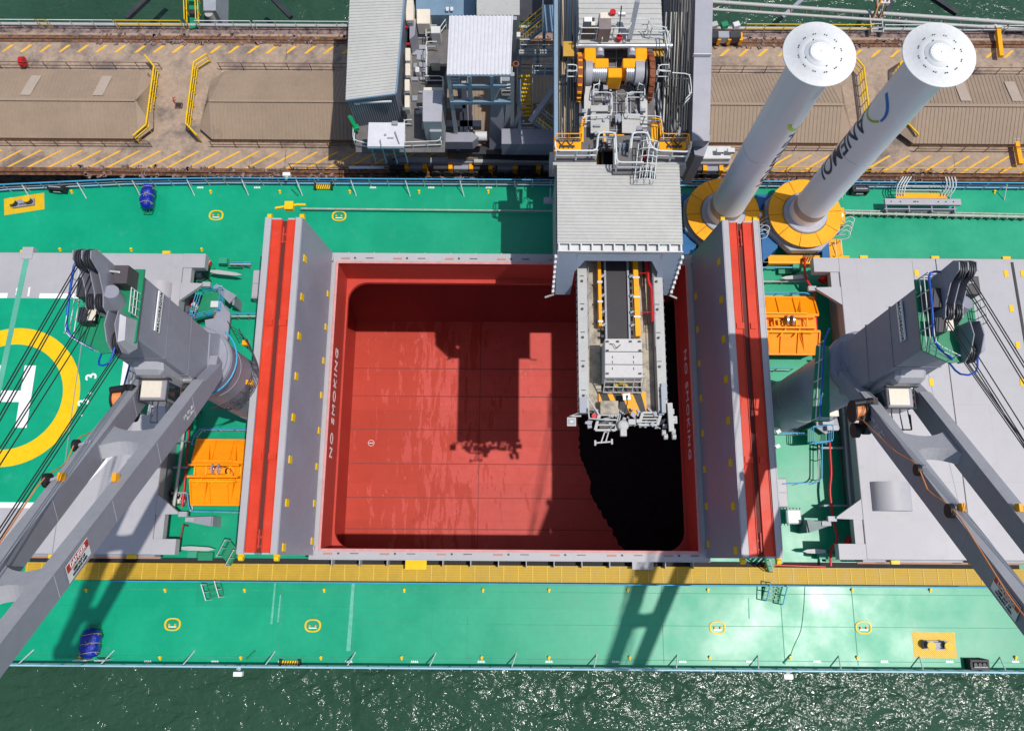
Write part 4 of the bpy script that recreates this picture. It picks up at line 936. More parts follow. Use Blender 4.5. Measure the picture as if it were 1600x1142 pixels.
# ================================================================ deck cranes
def rr(a, b, t): return a + (b - a) * t
def crane(cx, cy, label, luff, dx, s1, br, dz=0):
    t = thing('deck_crane', label, 'deck crane', (cx, cy, 0), 'deck cranes with raised twin beam jibs')
    P = lambda x, y, z: V(cx + x, cy + y, z + (dz if z > 11.4 else 0))
    m = MB(); m.lathe([(1.75, 0), (1.55, .4), (1.55, 10.6), (1.72, 11.2), (1.72, 11.5)], (cx, cy), 40); ped = m.build('pedestal', CRANE, t)
    m = MB(); m.lathe([(1.70, 11.52), (1.70, 11.75), (1.60, 11.75), (1.60, 11.95)], (cx, cy), 40); m.build('slewing_ring', CRANE, t)
    m = MB()                                            # ladder cage round the pedestal
    for k in range(6): z = 8.0 + .5 * k; m.path([P((2.0 + .10 * k) * math.cos(a), (2.0 + .07 * k) * math.sin(a), z) for a in [R(-80 + 11 * j) for j in range(14)]], .024, 4)
    for j in range(9): a = R(-70 + 17 * j); m.tube(P(2.0 * math.cos(a), 2.0 * math.sin(a), 8.1), P(2.52 * math.cos(a), 2.52 * math.sin(a), 10.8), .022, 4)
    m.build('ladder_cage', DARK, t)
    m = MB(); m.path([P(1.95 * math.cos(a), 1.95 * math.sin(a), 11.5) for a in [R(-70 + 11 * j) for j in range(12)]], .05, 6); m.build('cage_rail', BLUE, t)
    for a in (R(-20), R(40)): m = MB(); m.cb(P(2.2 * math.cos(a), 2.2 * math.sin(a), 9.6), (.3, .25, .35)); m.build('hook_block', YELB, t)
    # rotating house
    lo = [(-1.2, -1.6), (1.2, -1.6), (1.2, 1.25), (-1.2, 1.25)]
    mi = [(-1.12, -1.8), (1.12, -1.8), (1.02, 1.05), (-1.02, 1.05)]; tp = [(-.98, -1.25), (.98, -1.25), (.92, 1.45), (-.92, 1.45)]
    m = MB(); m.box8([P(x, y, 11.95) for x, y in lo] + [P(x, y, 13.0) for x, y in mi]); m.box8([P(x, y, 13.0) for x, y in mi] + [P(x, y, 20.4) for x, y in tp])
    house = m.build('crane_house', CRANE, t, bevel=.08)
    m = MB(); m.box8([P(-.7, -2.1, 13.6), P(.7, -2.1, 13.6), P(.7, -1.5, 13.6), P(-.7, -1.5, 13.6), P(-.7, -2.0, 17.0), P(.7, -2.0, 17.0), P(.7, -1.2, 17.3), P(-.7, -1.2, 17.3)])
    m.build('front_fairing', CRANE_P, t, bevel=.2)
    m = MB()
    for zz in (15.2, 17.6):
        u = (zz - 13.0) / 7.4; w0 = rr(1.12, .98, u); w1 = rr(1.02, .92, u); ya_, yb_ = rr(-1.8, -1.25, u), rr(1.05, 1.45, u)
        for a, b in zip(((-w0, ya_), (w0, ya_), (w1, yb_), (-w1, yb_)), ((w0, ya_), (w1, yb_), (-w1, yb_), (-w0, ya_))): m.beam(P(a[0], a[1], zz), P(b[0], b[1], zz), .035, .035)
    split(m, 'weld_bead', mat('bead_grey' + str(int(cx)), (.20, .20, .24), .6), house)
    m = MB()
    for zz in (3.2, 6.4, 9.6): m.ring((cx, cy), 1.54, 1.565, zz, zz + .05, n=40)
    split(m, 'weld_bead', CRANE_P, ped)
    # east and west name plates
    for s in (1, -1):
        z = 18.7; xs = 1.03 if s > 0 else -1.03
        c = P(xs + s * .012, .30, z)
        m = MB(); m.cb(c, (.05, 1.75, .46)); pl = m.build('name_plate', PURE, t)
        text('MACGREGOR', .275, BLACK, c + V(s * .031, 0, 0), (0, s, 0), (0, 0, 1), 'plate_lettering', pl, spacing=1.06)
    m = MB(); m.tube(P(-1.03, -.2, 14.6), P(-.9, -.2, 14.6), .16, 14); m.build('vent_plug', DARK, t)
    # sheave head
    def housing(x0, xs, prof):
        q = MB(); n_ = len(prof)
        for xx in xs: q.add([P(x0 + xx, y, z) for y, z in prof] + [P(x0 + xx + .04, y, z) for y, z in prof], [tuple(range(n_))[::-1], tuple(range(n_, 2 * n_))] + [(k, (k + 1) % n_, n_ + (k + 1) % n_, n_ + k) for k in range(n_)])
        q.add([P(x0 + xs[0], y, z) for y, z in prof[:3]] + [P(x0 + xs[-1], y, z) for y, z in prof[:3]], [(0, 1, 4, 3)])
        return q.build('sheave_housing', CRANE, t)
    hA = housing(-.62, (0, .34, .68), [(1.5, 20.45), (1.65, 22.4), (1.45, 22.75), (1.15, 22.7), (.85, 22.0), (.2, 21.5), (-.35, 21.35), (-.55, 20.9), (-.5, 20.45)])
    hB = housing(.30, (0, .40), [(-.45, 20.3), (-.5, 21.4), (-1.1, 21.55), (-1.7, 21.2), (-2.0, 20.7), (-1.95, 20.2), (-1.6, 19.8), (-1.1, 19.8)])
    for (hd, x, y, z, r_) in ((hA, -.58, 1.25, 22.35, .36), (hA, -.24, 1.25, 22.35, .36), (hA, -.58, -.1, 21.2, .34), (hA, -.24, -.1, 21.2, .34), (hB, .34, -1.55, 20.6, .42)):
        m = MB()
        for j in range(3): m.tube(P(x + .03 + j * .09, y, z), P(x + .08 + j * .09, y, z), r_, 16)
        m.build('sheave', DARK, hd)
    m = MB(); m.box8([P(.74, -1.9, 20.2), P(1.05, -1.7, 20.2), P(1.05, -.6, 20.4), P(.74, -.5, 20.4), P(.74, -1.7, 21.2), P(.95, -1.6, 21.1), P(.95, -.7, 21.2), P(.74, -.6, 21.3)]); m.build('head_casing', CRANE_P, t)
    m = MB(); m.cb(P(.62, 1.0, 20.95), (.55, .75, .9)); m.build('electric_box', mat('brown_black_box', (.07, .06, .065), .6), t)
    m = MB(); m.tube(P(.05, 1.2, 21.2), P(.6, 1.05, 21.5), .045, 8); m.build('conduit', WHITE, t)
    m = MB(); m.tube(P(.1, .1, 20.45), P(.3, .3, 21.35), .42, 16, .3); m.build('head_casing', CRANE, t)
    # platforms on top of the house
    m = MB(); m.prism([(cx + x, cy + y) for x, y in ((-1.25, -1.45), (-.2, -2.0), (.6, -1.9), (1.1, -1.5), (1.1, 1.55), (-1.2, 1.55))], 20.42 + dz, 20.5 + dz); pf = m.build('platform', GREEN2, t)
    m = MB(); B = [P(-.3, -1.95, 20.5), P(-1.22, -1.45, 20.5), P(-1.2, 0, 20.5), P(-1.17, 1.5, 20.5), P(-.7, 1.5, 20.5)]; m.rail(B, 1.0, 3, .8, .022, .3)
    m.rail([P(1.06, .5, 20.5), P(1.08, -.5, 20.5)], .8, 3, .35, .022, .1); m.build('handrail', RAILW, pf)
    m = MB(); m.path([B[0] + V(0, 0, .4), B[1] + V(0, 0, .9), B[2] + V(0, 0, 1.05), B[3] + V(0, 0, 1.05), B[4] + V(0, 0, 1.05)], .05, 6, .4); m.build('top_bar', DBLUE, pf)
    m = MB(); m.cb(P(-.85, .5, 20.9), (.45, .8, .8)); m.cb(P(-.75, -.6, 20.85), (.4, .6, .7)); split(m, 'winch_box', DARK, t)
    m = MB(); m.cb(P(-.40, -.6, 21.22), (.3, .5, .02)); m.build('notice_plate', CREAM, t)
    # walkway on the west flank with blue rail
    m = MB(); m.box8([P(-2.85, -3.0, 12.3), P(-1.95, -3.0, 12.3), P(-1.65, .9, 12.3), P(-2.3, .9, 12.3), P(-2.85, -3.0, 12.38), P(-1.95, -3.0, 12.38), P(-1.65, .9, 12.38), P(-2.3, .9, 12.38)])
    fw = m.build('side_walkway', GREEN2, t)
    m = MB(); m.rail([P(-2.0, -3.0, 12.4), P(-2.85, -3.0, 12.4), P(-2.3, .9, 12.4)], 1.0, 2, .9, .028, .1); m.build('handrail', RAILW, fw)
    m = MB(); m.path([P(-2.85, -3.0, 13.45), P(-2.3, .9, 13.45), P(-1.9, 1.6, 13.2)], .045, 6, .2); m.build('top_bar', DBLUE, fw)
    # driver's cab
    m = MB(); m.bx(cx - .68, cx + .52, cy - 2.95, cy - 2.02, 14.4 + dz, 15.95 + dz); cab = m.build('cab', CRANE, t, bevel=.05)
    m = MB(); m.bx(cx - .60, cx + .30, cy - 2.85, cy - 2.1, 15.95 + dz, 16.02 + dz); m.build('cab_roof', CREAM, cab)
    m = MB(); m.bx(cx - .62, cx + .46, cy - 2.98, cy - 2.95, 14.6 + dz, 15.8 + dz); m.bx(cx - .71, cx - .68, cy - 2.85, cy - 2.1, 14.6 + dz, 15.8 + dz); m.bx(cx + .52, cx + .55, cy - 2.85, cy - 2.1, 14.6 + dz, 15.8 + dz); split(m, 'cab_window', GLASS, cab)
    m = MB(); m.bx(cx - .8, cx + .7, cy - 2.04, cy - 1.98, 15.95 + dz, 16.25 + dz); m.rail([P(-.8, -3.0, 14.2), P(-.8, -3.7, 14.2), P(1.1, -3.7, 14.2), P(1.1, -3.0, 14.2)], .12, 1, .4, .035, 0)
    for k in range(5): m.tube(P(-.6 + k * .4, -2.6, 14.3), P(-.5 + k * .4, -3.7, 14.3), .028, 4)
    m.path([P(-.72, -2.0, 16.0), P(-.72, -3.0, 16.0), P(.55, -3.0, 16.0), P(.55, -2.0, 16.0)], .035, 5)
    m.build('window_guard', DARK, cab)
    m = MB(); m.bx(cx + .60, cx + 1.25, cy - 2.6, cy - 1.6, 13.2 + dz, 14.6 + dz); m.build('winch_frame', BLACK, t)
    for k in range(3): m = MB(); m.tube(P(.68 + .02 * k, -2.45 + .34 * k, 14.7), P(1.15, -2.45 + .34 * k, 14.7), .15, 12); m.build('winch_drum', (CHAIN, DARK, STEEL)[k], t)
    # jib: two box beams, cross braces, hinge brackets
    H = P(.25 if cx > 0 else 0, -.8, 12.75); D = V(dx, -math.cos(R(luff)), math.sin(R(luff))).normalized(); L = 28.5; U = V(0, math.sin(R(luff)), math.cos(R(luff)))
    at = lambda s, u: H + D * (L * u) + V(s * rr(1.45, s1, min(1, u)), 0, 0)
    jib_parts = []
    for s in (-1, 1):
        m = MB(); prev = None
        for k in range(13):
            u = k / 12; c = at(s, u); hw, hh = rr(.28, .22, u), (rr(.32, .53, min(1, u / .12)) if u < .12 else rr(.53, .36, (u - .12) / .88))
            q = [c - V(hw, 0, 0) - U * hh, c + V(hw, 0, 0) - U * hh, c + V(hw, 0, 0) + U * hh, c - V(hw, 0, 0) + U * hh]
            if prev: m.add(prev + q, [(0, 1, 5, 4), (1, 2, 6, 5), (2, 3, 7, 6), (3, 0, 4, 7)])
            else: m.add(q, [(3, 2, 1, 0)])
            prev = q
        m.add(prev, [(0, 1, 2, 3)])
        jb = m.build('jib_beam', CRANE, t)
        m = MB(); fl_ = [at(s, k / 12) + U * (rr(.53, .36, max(0, k / 12 - .12) / .88) + .02) for k in range(1, 13)]
        for a, b in zip(fl_, fl_[1:]): m.beam(a, b, .52, .03, U)
        m.build('top_flange', CRANE_P, jb)
        m = MB()
        for k in range(1, 7):
            u = k / 7.0; c = at(s, u); hw = rr(.28, .22, u); hh = rr(.53, .36, max(0, (u - .12) / .88))
            for sx in (-1, 1): m.beam(c + V(sx * (hw + .002), 0, 0) - U * (hh - .03), c + V(sx * (hw + .002), 0, 0) + U * (hh - .03), .02, .02)
        split(m, 'weld_bead', CRANE_P, jb)
        # danger sign on the outer flank
        c = at(s, .525) + V(s * (rr(.28, .22, .525) + .02), 0, 0)
        rt = -D if s > 0 else D
        # viewed from outside: right-hand direction along the beam
        rt = D * (1 if s < 0 else -1)
        upv = U
        m = MB(); q = [c - rt * .78 - upv * .33, c + rt * .78 - upv * .33, c + rt * .78 + upv * .30, c - rt * .78 + upv * .30]; m.add(q + [p + V(s * .015, 0, 0) for p in q], [(0, 1, 2, 3), (4, 5, 6, 7), (0, 1, 5, 4), (2, 3, 7, 6)]); sg = m.build('danger_sign', PURE, jb)
        m = MB(); q = [c - rt * .76 + upv * .02 + V(s * .02, 0, 0), c + rt * .76 + upv * .02 + V(s * .02, 0, 0), c + rt * .76 + upv * .28 + V(s * .02, 0, 0), c - rt * .76 + upv * .28 + V(s * .02, 0, 0)]; m.add(q, [(0, 1, 2, 3)]); m.build('red_band', REDP, sg)
        text('DANGER', .27, PURE, c + upv * .15 + V(s * .026, 0, 0), rt, upv, 'sign_lettering', sg)
        text('KEEP OUT OF\nWORKING AREA', .135, BLACK, c - upv * .16 + V(s * .022, 0, 0), rt, upv, 'sign_lettering', sg)
        c2 = at(s, .165) + V(s * (.275 + .012), 0, 0)
        text('SWL  35 t - 28 m\n   30 t - 30 m', .2, RAILW, c2, rt, upv, 'load_lettering', jb)
        m = MB(); c3 = at(s, .385) + U * .6; m.cb(c3 + V(-s * .1, 0, .05), (.14, .3, .3)); m.build('lifting_lug', YELB, jb)
        m = MB(); m.beam(H + V(s * 1.3, .6, -.2), H + V(s * 1.3, -.5, .1), .4, .7); m.build('hinge_bracket', CRANE, t)
    for u, hl in zip(br, (.85, .6, .5)):
        c = H + D * (L * u); wd = rr(1.45, s1, u) - .24
        m = MB(); n_ = 8; ring = []
        for k in range(n_ + 1):
            x = -wd + 2 * wd * k / n_; f = hl * (.52 + .48 * (x / wd) ** 2)
            ring.append([c + V(x, 0, 0) + D * f + U * .28, c + V(x, 0, 0) - D * f + U * .28, c + V(x, 0, 0) - D * f - U * .35, c + V(x, 0, 0) + D * f - U * .35])
        for a, b in zip(ring, ring[1:]): m.add(a + b, [(0, 1, 5, 4), (1, 2, 6, 5), (2, 3, 7, 6), (3, 0, 4, 7)])
        m.build('cross_brace', CRANE_P, t)
    # cable drum and sheaves on the west beam
    c = at(-1, .115) + V(-.62, 0, .05)
    m = MB(); m.tube(c - V(.30, 0, 0), c - V(.22, 0, 0), .52, 24); m.tube(c + V(.22, 0, 0), c + V(.30, 0, 0), .52, 24); rl = m.build('cable_drum', BLACK, t)
    m = MB(); m.tube(c - V(.22, 0, 0), c + V(.22, 0, 0), .42, 24); m.build('wound_cable', COPPER, rl)
    m = MB(); m.cb(c + V(.52, .15, .15), (.42, .8, .8)); m.cb(c + V(.3, -.35, .35), (.6, .3, .2), .3); m.tube(c + V(-.3, .3, .4), c + V(.5, .4, .5), .16, 12); m.tube(c + V(.3, -.6, -.35), c + V(.6, -.6, -.35), .42, 20); m.tube(c + V(-.1, -.8, -.5), c + V(.15, -.8, -.5), .35, 20); m.build('drum_motor', BLACK, rl)
    cab_pts = [c + V(0, -.4, .3)]
    for u, dx, r_ in ((.30, -.40, .24), (.39, -.38, .27), (.62, -.36, .34)):
        p = at(-1, u) + V(dx, 0, 0) + U * .55
        m = MB(); m.tube(p - V(.09, 0, 0), p + V(.09, 0, 0), r_, 20); sh = m.build('guide_sheave', BLACK, t)
        m = MB(); m.beam(p + V(.05, 0, 0), p + V(.45, .2, -.2), .1, .06); m.build('sheave_arm', CRANE, sh)
        cab_pts += [p - D * 1.2 + V(-.1, 0, -.5), p + U * .3]
    cab_pts.append(at(-1, .98) + V(-.3, 0, .5))
    m = MB(); m.path(cab_pts, .028, 5, 1.0); m.build('control_cable', COPPER, t)
    # luffing and hoist wires
    tip = H + D * L
    for k, (x, y, z) in enumerate(((-.55, -.4, 21.2), (-.45, -.4, 21.2), (-.15, -.4, 21.2), (-.55, .95, 22.5), (-.45, .95, 22.5), (-.18, .95, 22.5), (-.08, .95, 22.5), (.38, -1.95, 20.5), (.46, -1.95, 20.5), (.56, -1.95, 20.45))):
        m = MB(); m.tube(P(x, y, z), tip + V(-.45 + k * .11, 0, .6 if k > 2 else .4), .022, 5); m.build('wire_rope', WIRE, t)
    m = MB(); m.tube(tip - V(.9, 0, 0), tip + V(.9, 0, 0), .45, 20); m.build('tip_sheave', DARK, t)
    m = MB(); m.path([P(-.2, -2.0, 20.5), P(-.1, -2.6, 20.9), P(.5, -2.6, 21.1), P(.6, -1.9, 21.1)], .04, 6, .3); m.build('wire_guard', DBLUE, t)
    return t
crane(-16.1, 9.8, 'grey deck crane left of the hold, its jib crossing the helipad cover', 52.5, .06, .52, (.255, .57, .855))
crane(17.75, 9.8, 'grey deck crane right of the hold, its jib crossing the plain grey cover', 47.5, -.005, .72, (.215, .533, .76), -.6)

# ================================================================ rotor sails
RX1, RX2, RY = 13.87, 19.33, 22.5
def rotor(cx, label, text_deg):
    t = thing('rotor_sail', label, 'rotor sail', (cx, RY, 0), 'white rotor sails standing on round yellow bases')
    m = MB(); n = 8; P8 = [(cx + 2.65 * math.cos(R(22.5 + 45 * k)), RY + 2.65 * math.sin(R(22.5 + 45 * k))) for k in range(8)]; Q8 = [(cx + 2.3 * math.cos(R(22.5 + 45 * k)), RY + 2.3 * math.sin(R(22.5 + 45 * k))) for k in range(8)]
    m.prism(P8, .9, 1.5); m.lathe([(2.3, 1.5), (2.3, 1.85)], (cx, RY), 32); base = m.build('foundation', GREY, t, bevel=.04)
    m = MB()
    for k in range(0, 360, 45):
        a = R(k + 22.5); c = V(cx + 2.62 * math.cos(a), RY + 2.62 * math.sin(a), 1.2); m.cb(c, (.1, .35, .3), a)
    m.build('bracket', SBLUE, base)
    m = MB(); m.box8([(cx - 2.9, RY - 3.35, .05), (cx - 1.6, RY - 2.2, .05), (cx - 1.3, RY - 1.0, .05), (cx - 2.9, RY - .3, .05), (cx - 2.75, RY - 3.1, 1.1), (cx - 1.7, RY - 2.1, 1.1), (cx - 1.6, RY - 1.0, 1.1), (cx - 2.7, RY - .3, 1.1)])
    m.box8([(cx + 1.2, RY - 3.3, .05), (cx + 2.0, RY - 3.2, .05), (cx + 1.9, RY - 1.6, .05), (cx + 1.2, RY - 1.6, .05), (cx + 1.3, RY - 3.0, 1.0), (cx + 1.8, RY - 3.0, 1.0), (cx + 1.8, RY - 1.6, 1.0), (cx + 1.3, RY - 1.6, 1.0)])
    m.box8([(cx - 2.9, RY + .6, .05), (cx - 1.8, RY + .6, .05), (cx - 1.8, RY + 2.0, .05), (cx - 2.9, RY + 2.0, .05), (cx - 2.8, RY + .7, 1.0), (cx - 1.9, RY + .7, 1.0), (cx - 1.9, RY + 1.8, 1.0), (cx - 2.8, RY + 1.8, 1.0)])
    split(m, 'gusset', SBLUE, base)
    m = MB(); m.bx(cx - 3.1, cx + 3.2, RY - 3.1, RY - 2.5, .1, .75); m.bx(cx + 2.2, cx + 3.1, RY - .3, RY + .9, .1, .9); m.bx(cx - 3.1, cx - 2.6, RY + .1, RY + .9, .1, .8); m.bx(cx + 1.6, cx + 2.9, RY - 2.5, RY - 1.2, .1, .5); split(m, 'base_frame', YELB, t)
    for k in range(10):
        a0 = R(k * 36 + 4); m = MB(); m.ring((cx, RY), 1.50, 2.42, 1.9, 2.0, a0 + .009, a0 + R(36) - .009, 8); m.build('deck_segment', YELB, t)
    m = MB(); m.ring((cx, RY), 1.46, 2.40, 1.86, 1.9, n=48); m.build('segment_bed', DARK, t)
    m = MB(); m.lathe([(1.46, 1.9), (1.46, 2.12), (1.38, 2.16), (1.24, 2.16)], (cx, RY), 48); m.build('collar', CRANE_P, t)
    m = MB(); m.lathe([(1.12, 2.1), (1.07, 2.3), (1.07, 18.75), (1.15, 18.98)], (cx, RY), 64); cyl = m.build('cylinder', mat('rotor_white_' + str(int(cx)), (.80, .81, .86), .38, var=.02, scale=.3, fine=.01), t)
    m = MB(); m.ring((cx, RY), 1.075, 1.085, 2.9, 3.6, n=64); m.ring((cx, RY), 1.072, 1.08, 10.6, 10.62, n=64); split(m, 'joint_band', CRANE_P, cyl)
    m = MB(); m.lathe([(1.15, 18.98), (1.66, 19.0), (1.68, 19.05), (1.66, 19.10), (.98, 19.11), (.98, 19.13), (.0, 19.13)], (cx, RY), 96, cap=False); disc = m.build('end_plate', PURE, t)
    m = MB(); m.lathe([(.70, 19.13), (.70, 19.15), (.48, 19.16), (.48, 19.26), (.46, 19.27), (0, 19.27)], (cx, RY), 64, cap=False); m.build('hub_cover', PURE, disc)
    m = MB()
    for k in range(12):
        for d in (-.05, .05): a = R(k * 30 + 10) + d; c = V(cx + 1.0 * math.cos(a), RY + 1.0 * math.sin(a), 19.11); m.tube(c, c + V(0, 0, .05), .027, 8)
    for k in range(16): a = R(k * 22.5); c = V(cx + .4 * math.cos(a), RY + .4 * math.sin(a), 19.27); m.tube(c, c + V(0, 0, .015), .013, 6)
    for k in range(4): a = R(k * 90 + 20); c = V(cx + .72 * math.cos(a), RY + .72 * math.sin(a), 19.14); m.tube(c, c + V(0, 0, .04), .03, 8)
    m.tube((cx, RY, 19.27), (cx, RY, 19.30), .02, 8)
    split(m, 'bolt', DARK, disc)
    # lettering wrapped round the cylinder: reads down the cylinder
    rad = 1.078; A0 = R(text_deg)
    def warp(v, zt=13.6):
        a = A0 + v.y / rad; return V(cx + (rad + v.z) * math.cos(a), RY + (rad + v.z) * math.sin(a), zt - v.x)
    # rotate 90 degrees clockwise: text x runs down, letter tops point to the viewer's right (growing angle)
    text('ANEMOI', 1.56, mat('navy_lettering', (.02, .04, .08), .4), None or (0, 0, 0), (1, 0, 0), (0, 1, 0), 'sail_lettering', cyl, ext=.004, spacing=1.02, align='LEFT', warp=warp)
    def arc_strip(a0, a1, r0, w0, w1, mm_, n_=24, sq=1.0):
        q = MB(); Pp = []
        for k in range(n_ + 1):
            u = k / n_; a = a0 + (a1 - a0) * u; wdt = w0 + (w1 - w0) * u
            for r_ in (r0 - wdt / 2, r0 + wdt / 2):
                x = .0 + r_ * math.cos(a) * sq; y = r_ * math.sin(a)
                th = A0 + y / rad; Pp.append((cx + (rad + .006) * math.cos(th), RY + (rad + .006) * math.sin(th), 14.95 + x))
        q.add(Pp, [(2 * k, 2 * k + 1, 2 * k + 3, 2 * k + 2) for k in range(n_)]); q.build('sail_emblem', mm_, cyl)
    arc_strip(R(112), R(262), .92, .12, .21, mat('lime_paint', (.36, .50, .02), .4), sq=1.05)
    arc_strip(R(10), R(105), .95, .22, .12, mat('emblem_blue', (.0, .16, .50), .4), sq=1.25)
    # white caged loops and stairs on the east side
    m = MB()
    for k in range(4):
        c = V(cx + 2.75 - k * .12, RY - .3 - k * .33, 1.2); m.path([c + V(-.1, .0, 0), c + V(.35, .25, .5), c + V(.65, 0, .55), c + V(.5, -.3, .3), c + V(.0, -.25, 0)], .03, 5, .15)
    m.path([(cx + 2.5, RY - 1.6, .1), (cx + 2.5, RY - 1.6, 1.3), (cx + 2.6, RY - 2.5, 1.0), (cx + 2.6, RY - 2.5, .1)], .035, 5, .1); m.path([(cx + 2.1, RY - 1.7, .1), (cx + 2.1, RY - 1.7, 1.3), (cx + 2.2, RY - 2.6, 1.0), (cx + 2.2, RY - 2.6, .1)], .035, 5, .1)
    m.tube((cx + 2.6, RY + .1, .3), (cx + 2.6, RY + .1, 1.5), .17, 10)
    m.build('ladder_hoop', RAILW, t)
    m = MB()
    for k in range(5): m.path([(cx + .2 + k * .16, RY - 2.5, .9), (cx - .1 + k * .16, RY - 3.0, .8), (cx - .2 + k * .16, RY - 3.2, .3)], .025, 5, .1)
    m.build('cable', DARK, t)
    return t
rotor(RX1, 'white rotor sail nearer the loader, lettering turned to its right edge', -40)
rotor(RX2, 'white rotor sail further right, lettering and round emblem facing the viewer', 176)

# ================================================================ deck fittings
def hatch_pad(px, py, w_, h_, rz, lab, nm='mooring_bollard', bollard=True):
    c = W(px, py, 0); q = Matrix.Rotation(rz, 3, 'Z'); t = thing(nm, lab, 'bollard', c, 'mooring bollards on striped pads')
    L = lambda x, y, z: c + q @ V(x, y, z)
    m = MB(); m.add([L(-w_ / 2, -h_ / 2, .006), L(w_ / 2, -h_ / 2, .006), L(w_ / 2, h_ / 2, .006), L(-w_ / 2, h_ / 2, .006)], [(0, 1, 2, 3)]); pd = m.build('pad', YEL, t)
    m = MB(); n_ = int((w_ + h_) / .125)
    for k in range(1, n_):
        s_ = k * .125; pts = []
        for off in (0, .035):
            v_ = s_ + off; a = (min(v_, w_), max(0, v_ - w_)); b = (max(0, v_ - h_), min(v_, h_)); pts.append((a, b))
        (a, b), (a2, b2) = pts
        m.add([L(p[0] - w_ / 2, p[1] - h_ / 2, .010) for p in (a, a2, b2, b)], [(0, 1, 2, 3)])
    m.build('stripe', mat('stripe_olive', (.32, .22, .02), .6), pd)
    m = MB(); m.bx(0, 0, 0, 0, 0, 0); m = MB(); m.cb(L(0, 0, .09), (1.5, .5, .18), rz); m.cb(L(.05, .02, .28), (.5, .3, .2), rz); m.build('base', CRANE, t)
    for s in (-1, 1):
        m = MB(); m.tube(L(s * .52, 0, .1), L(s * .52, 0, .62), .19, 20); po = m.build('post', DARK, t)
        m = MB(); m.tube(L(s * .52, 0, .62), L(s * .52, 0, .70), .25, 20); cp = m.build('cap', YEL, po)
        m = MB()
        for k in range(-3, 4): 
            hw = math.sqrt(max(0, .25 ** 2 - (k * .07) ** 2)) * .95; m.cb(L(s * .52, k * .07, .702), (2 * hw, .02, .006), rz)
        m.build('cap_stripe', mat('stripe_olive2', (.45, .32, .02), .6), cp)
hatch_pad(38, 319, 2.75, 1.25, R(10), 'double bollard on a tilted yellow striped pad at the upper left of the deck')
hatch_pad(1460, 1007, 2.6, 1.5, R(-1), 'double bollard on a yellow striped pad at the lower right of the deck')
def fairlead(px, py, rz, lab):
    c = W(px, py, .3); q = Matrix.Rotation(rz, 3, 'Z'); c.z = 0; t = thing('roller_fairlead', lab, 'fairlead', c, 'black roller fairleads on the deck edge')
    L = lambda x, y, z: c + q @ V(x, y, z)
    m = MB(); m.cb(L(0, 0, .12), (1.15, .6, .24), rz); m.cb(L(-.5, 0, .4), (.12, .6, .5), rz); m.cb(L(.5, 0, .4), (.12, .6, .5), rz); m.cb(L(0, .22, .62), (1.1, .14, .12), rz); m.cb(L(0, -.22, .62), (1.1, .14, .12), rz); m.build('frame', BLACK, t)
    for x in (-.25, 0.02, .28): m = MB(); m.tube(L(x, 0, .24), L(x, 0, .66), .11, 14); m.build('roller', DARK, t)
    m = MB(); m.tube(L(-.4, -.12, .72), L(.4, -.12, .72), .05, 6); m.cb(L(0, -.32, .3), (.5, .04, .15), rz); m.build('pin', CRANE_P, t)
fairlead(91, 294, R(-4), 'black roller fairlead beside the upper left bollard'); fairlead(1342, 297, 0, 'black roller fairlead right of the rotor sails'); fairlead(1526, 1037, 0, 'black roller fairlead on the lower right deck edge')
def bluepack(px, py, ln_, wd, lab, seed=0):
    c = W(px, py, .5); c.z = 0; t = thing('covered_life_raft', lab, 'covered raft', c, 'blue tarpaulin covered deck gear')
    rg = random.Random(seed); n_ = 14; mm_ = 20; P = []
    for i in range(n_ + 1):
        u = i / n_; y = (u - .5) * ln_; f = (1 - abs(2 * u - 1) ** 4) ** .35 * (1 + .06 * math.sin(u * 19 + seed))
        for j in range(mm_):
            a = 2 * math.pi * j / mm_; k = 1 + .04 * math.sin(3 * a + u * 11 + seed) + rg.uniform(-.015, .015)
            ca, sa = math.cos(a), math.sin(a); fx = math.copysign(abs(ca) ** .7, ca); fz = math.copysign(abs(sa) ** .7, sa)
            P.append((c.x + wd / 2 * fx * f * k, c.y + y, .62 + .48 * fz * max(f, .1) * k))
    m = MB(); m.add(P, [(i * mm_ + j, i * mm_ + (j + 1) % mm_, (i + 1) * mm_ + (j + 1) % mm_, (i + 1) * mm_ + j) for i in range(n_) for j in range(mm_)], True)
    m.build('tarpaulin', mat('wrinkled_blue_tarp' + str(seed), (.004, .018, .30), .25, var=.3, scale=3, bump=.05), t)
    m = MB(); e = 1.12
    for y in (-.3 * ln_, 0, .3 * ln_): m.path([(c.x + wd * .53 * math.cos(a), c.y + y + .06 * math.sin(2 * a), .62 + .53 * math.sin(a)) for a in [R(15 * k) for k in range(13)]], .018, 5)
    m.path([(c.x - wd * .5, c.y - .35 * ln_, .8), (c.x, c.y - .05, e), (c.x + wd * .48, c.y + .3 * ln_, .8)], .018, 5); m.path([(c.x + wd * .5, c.y - .35 * ln_, .8), (c.x, c.y + .05, e), (c.x - wd * .48, c.y + .3 * ln_, .8)], .018, 5)
    m.build('lashing', mat('straw_rope' + str(seed), (.45, .38, .15), .8), t)
    s = 1 if seed == 1 else -1
    m = MB(); yy = c.y + s * ln_ * .58; m.path([(c.x - .28, yy - s * .3, .1), (c.x - .28, yy, .4), (c.x + .28, yy, .4), (c.x + .28, yy - s * .3, .1)], .03, 5); m.path([(c.x - .1, yy - s * .4, .3), (c.x - .1, yy, .4)], .02, 5); m.path([(c.x + .12, yy - s * .4, .3), (c.x + .12, yy, .4)], .02, 5)
    m.bx(c.x - wd * .35, c.x + wd * .35, c.y - ln_ * .4, c.y + ln_ * .4, .0, .2); m.build('cradle', GREEN2, t)
bluepack(232, 309, 1.85, .85, 'blue tarpaulin covered raft on the upper deck left of the hold', 2)
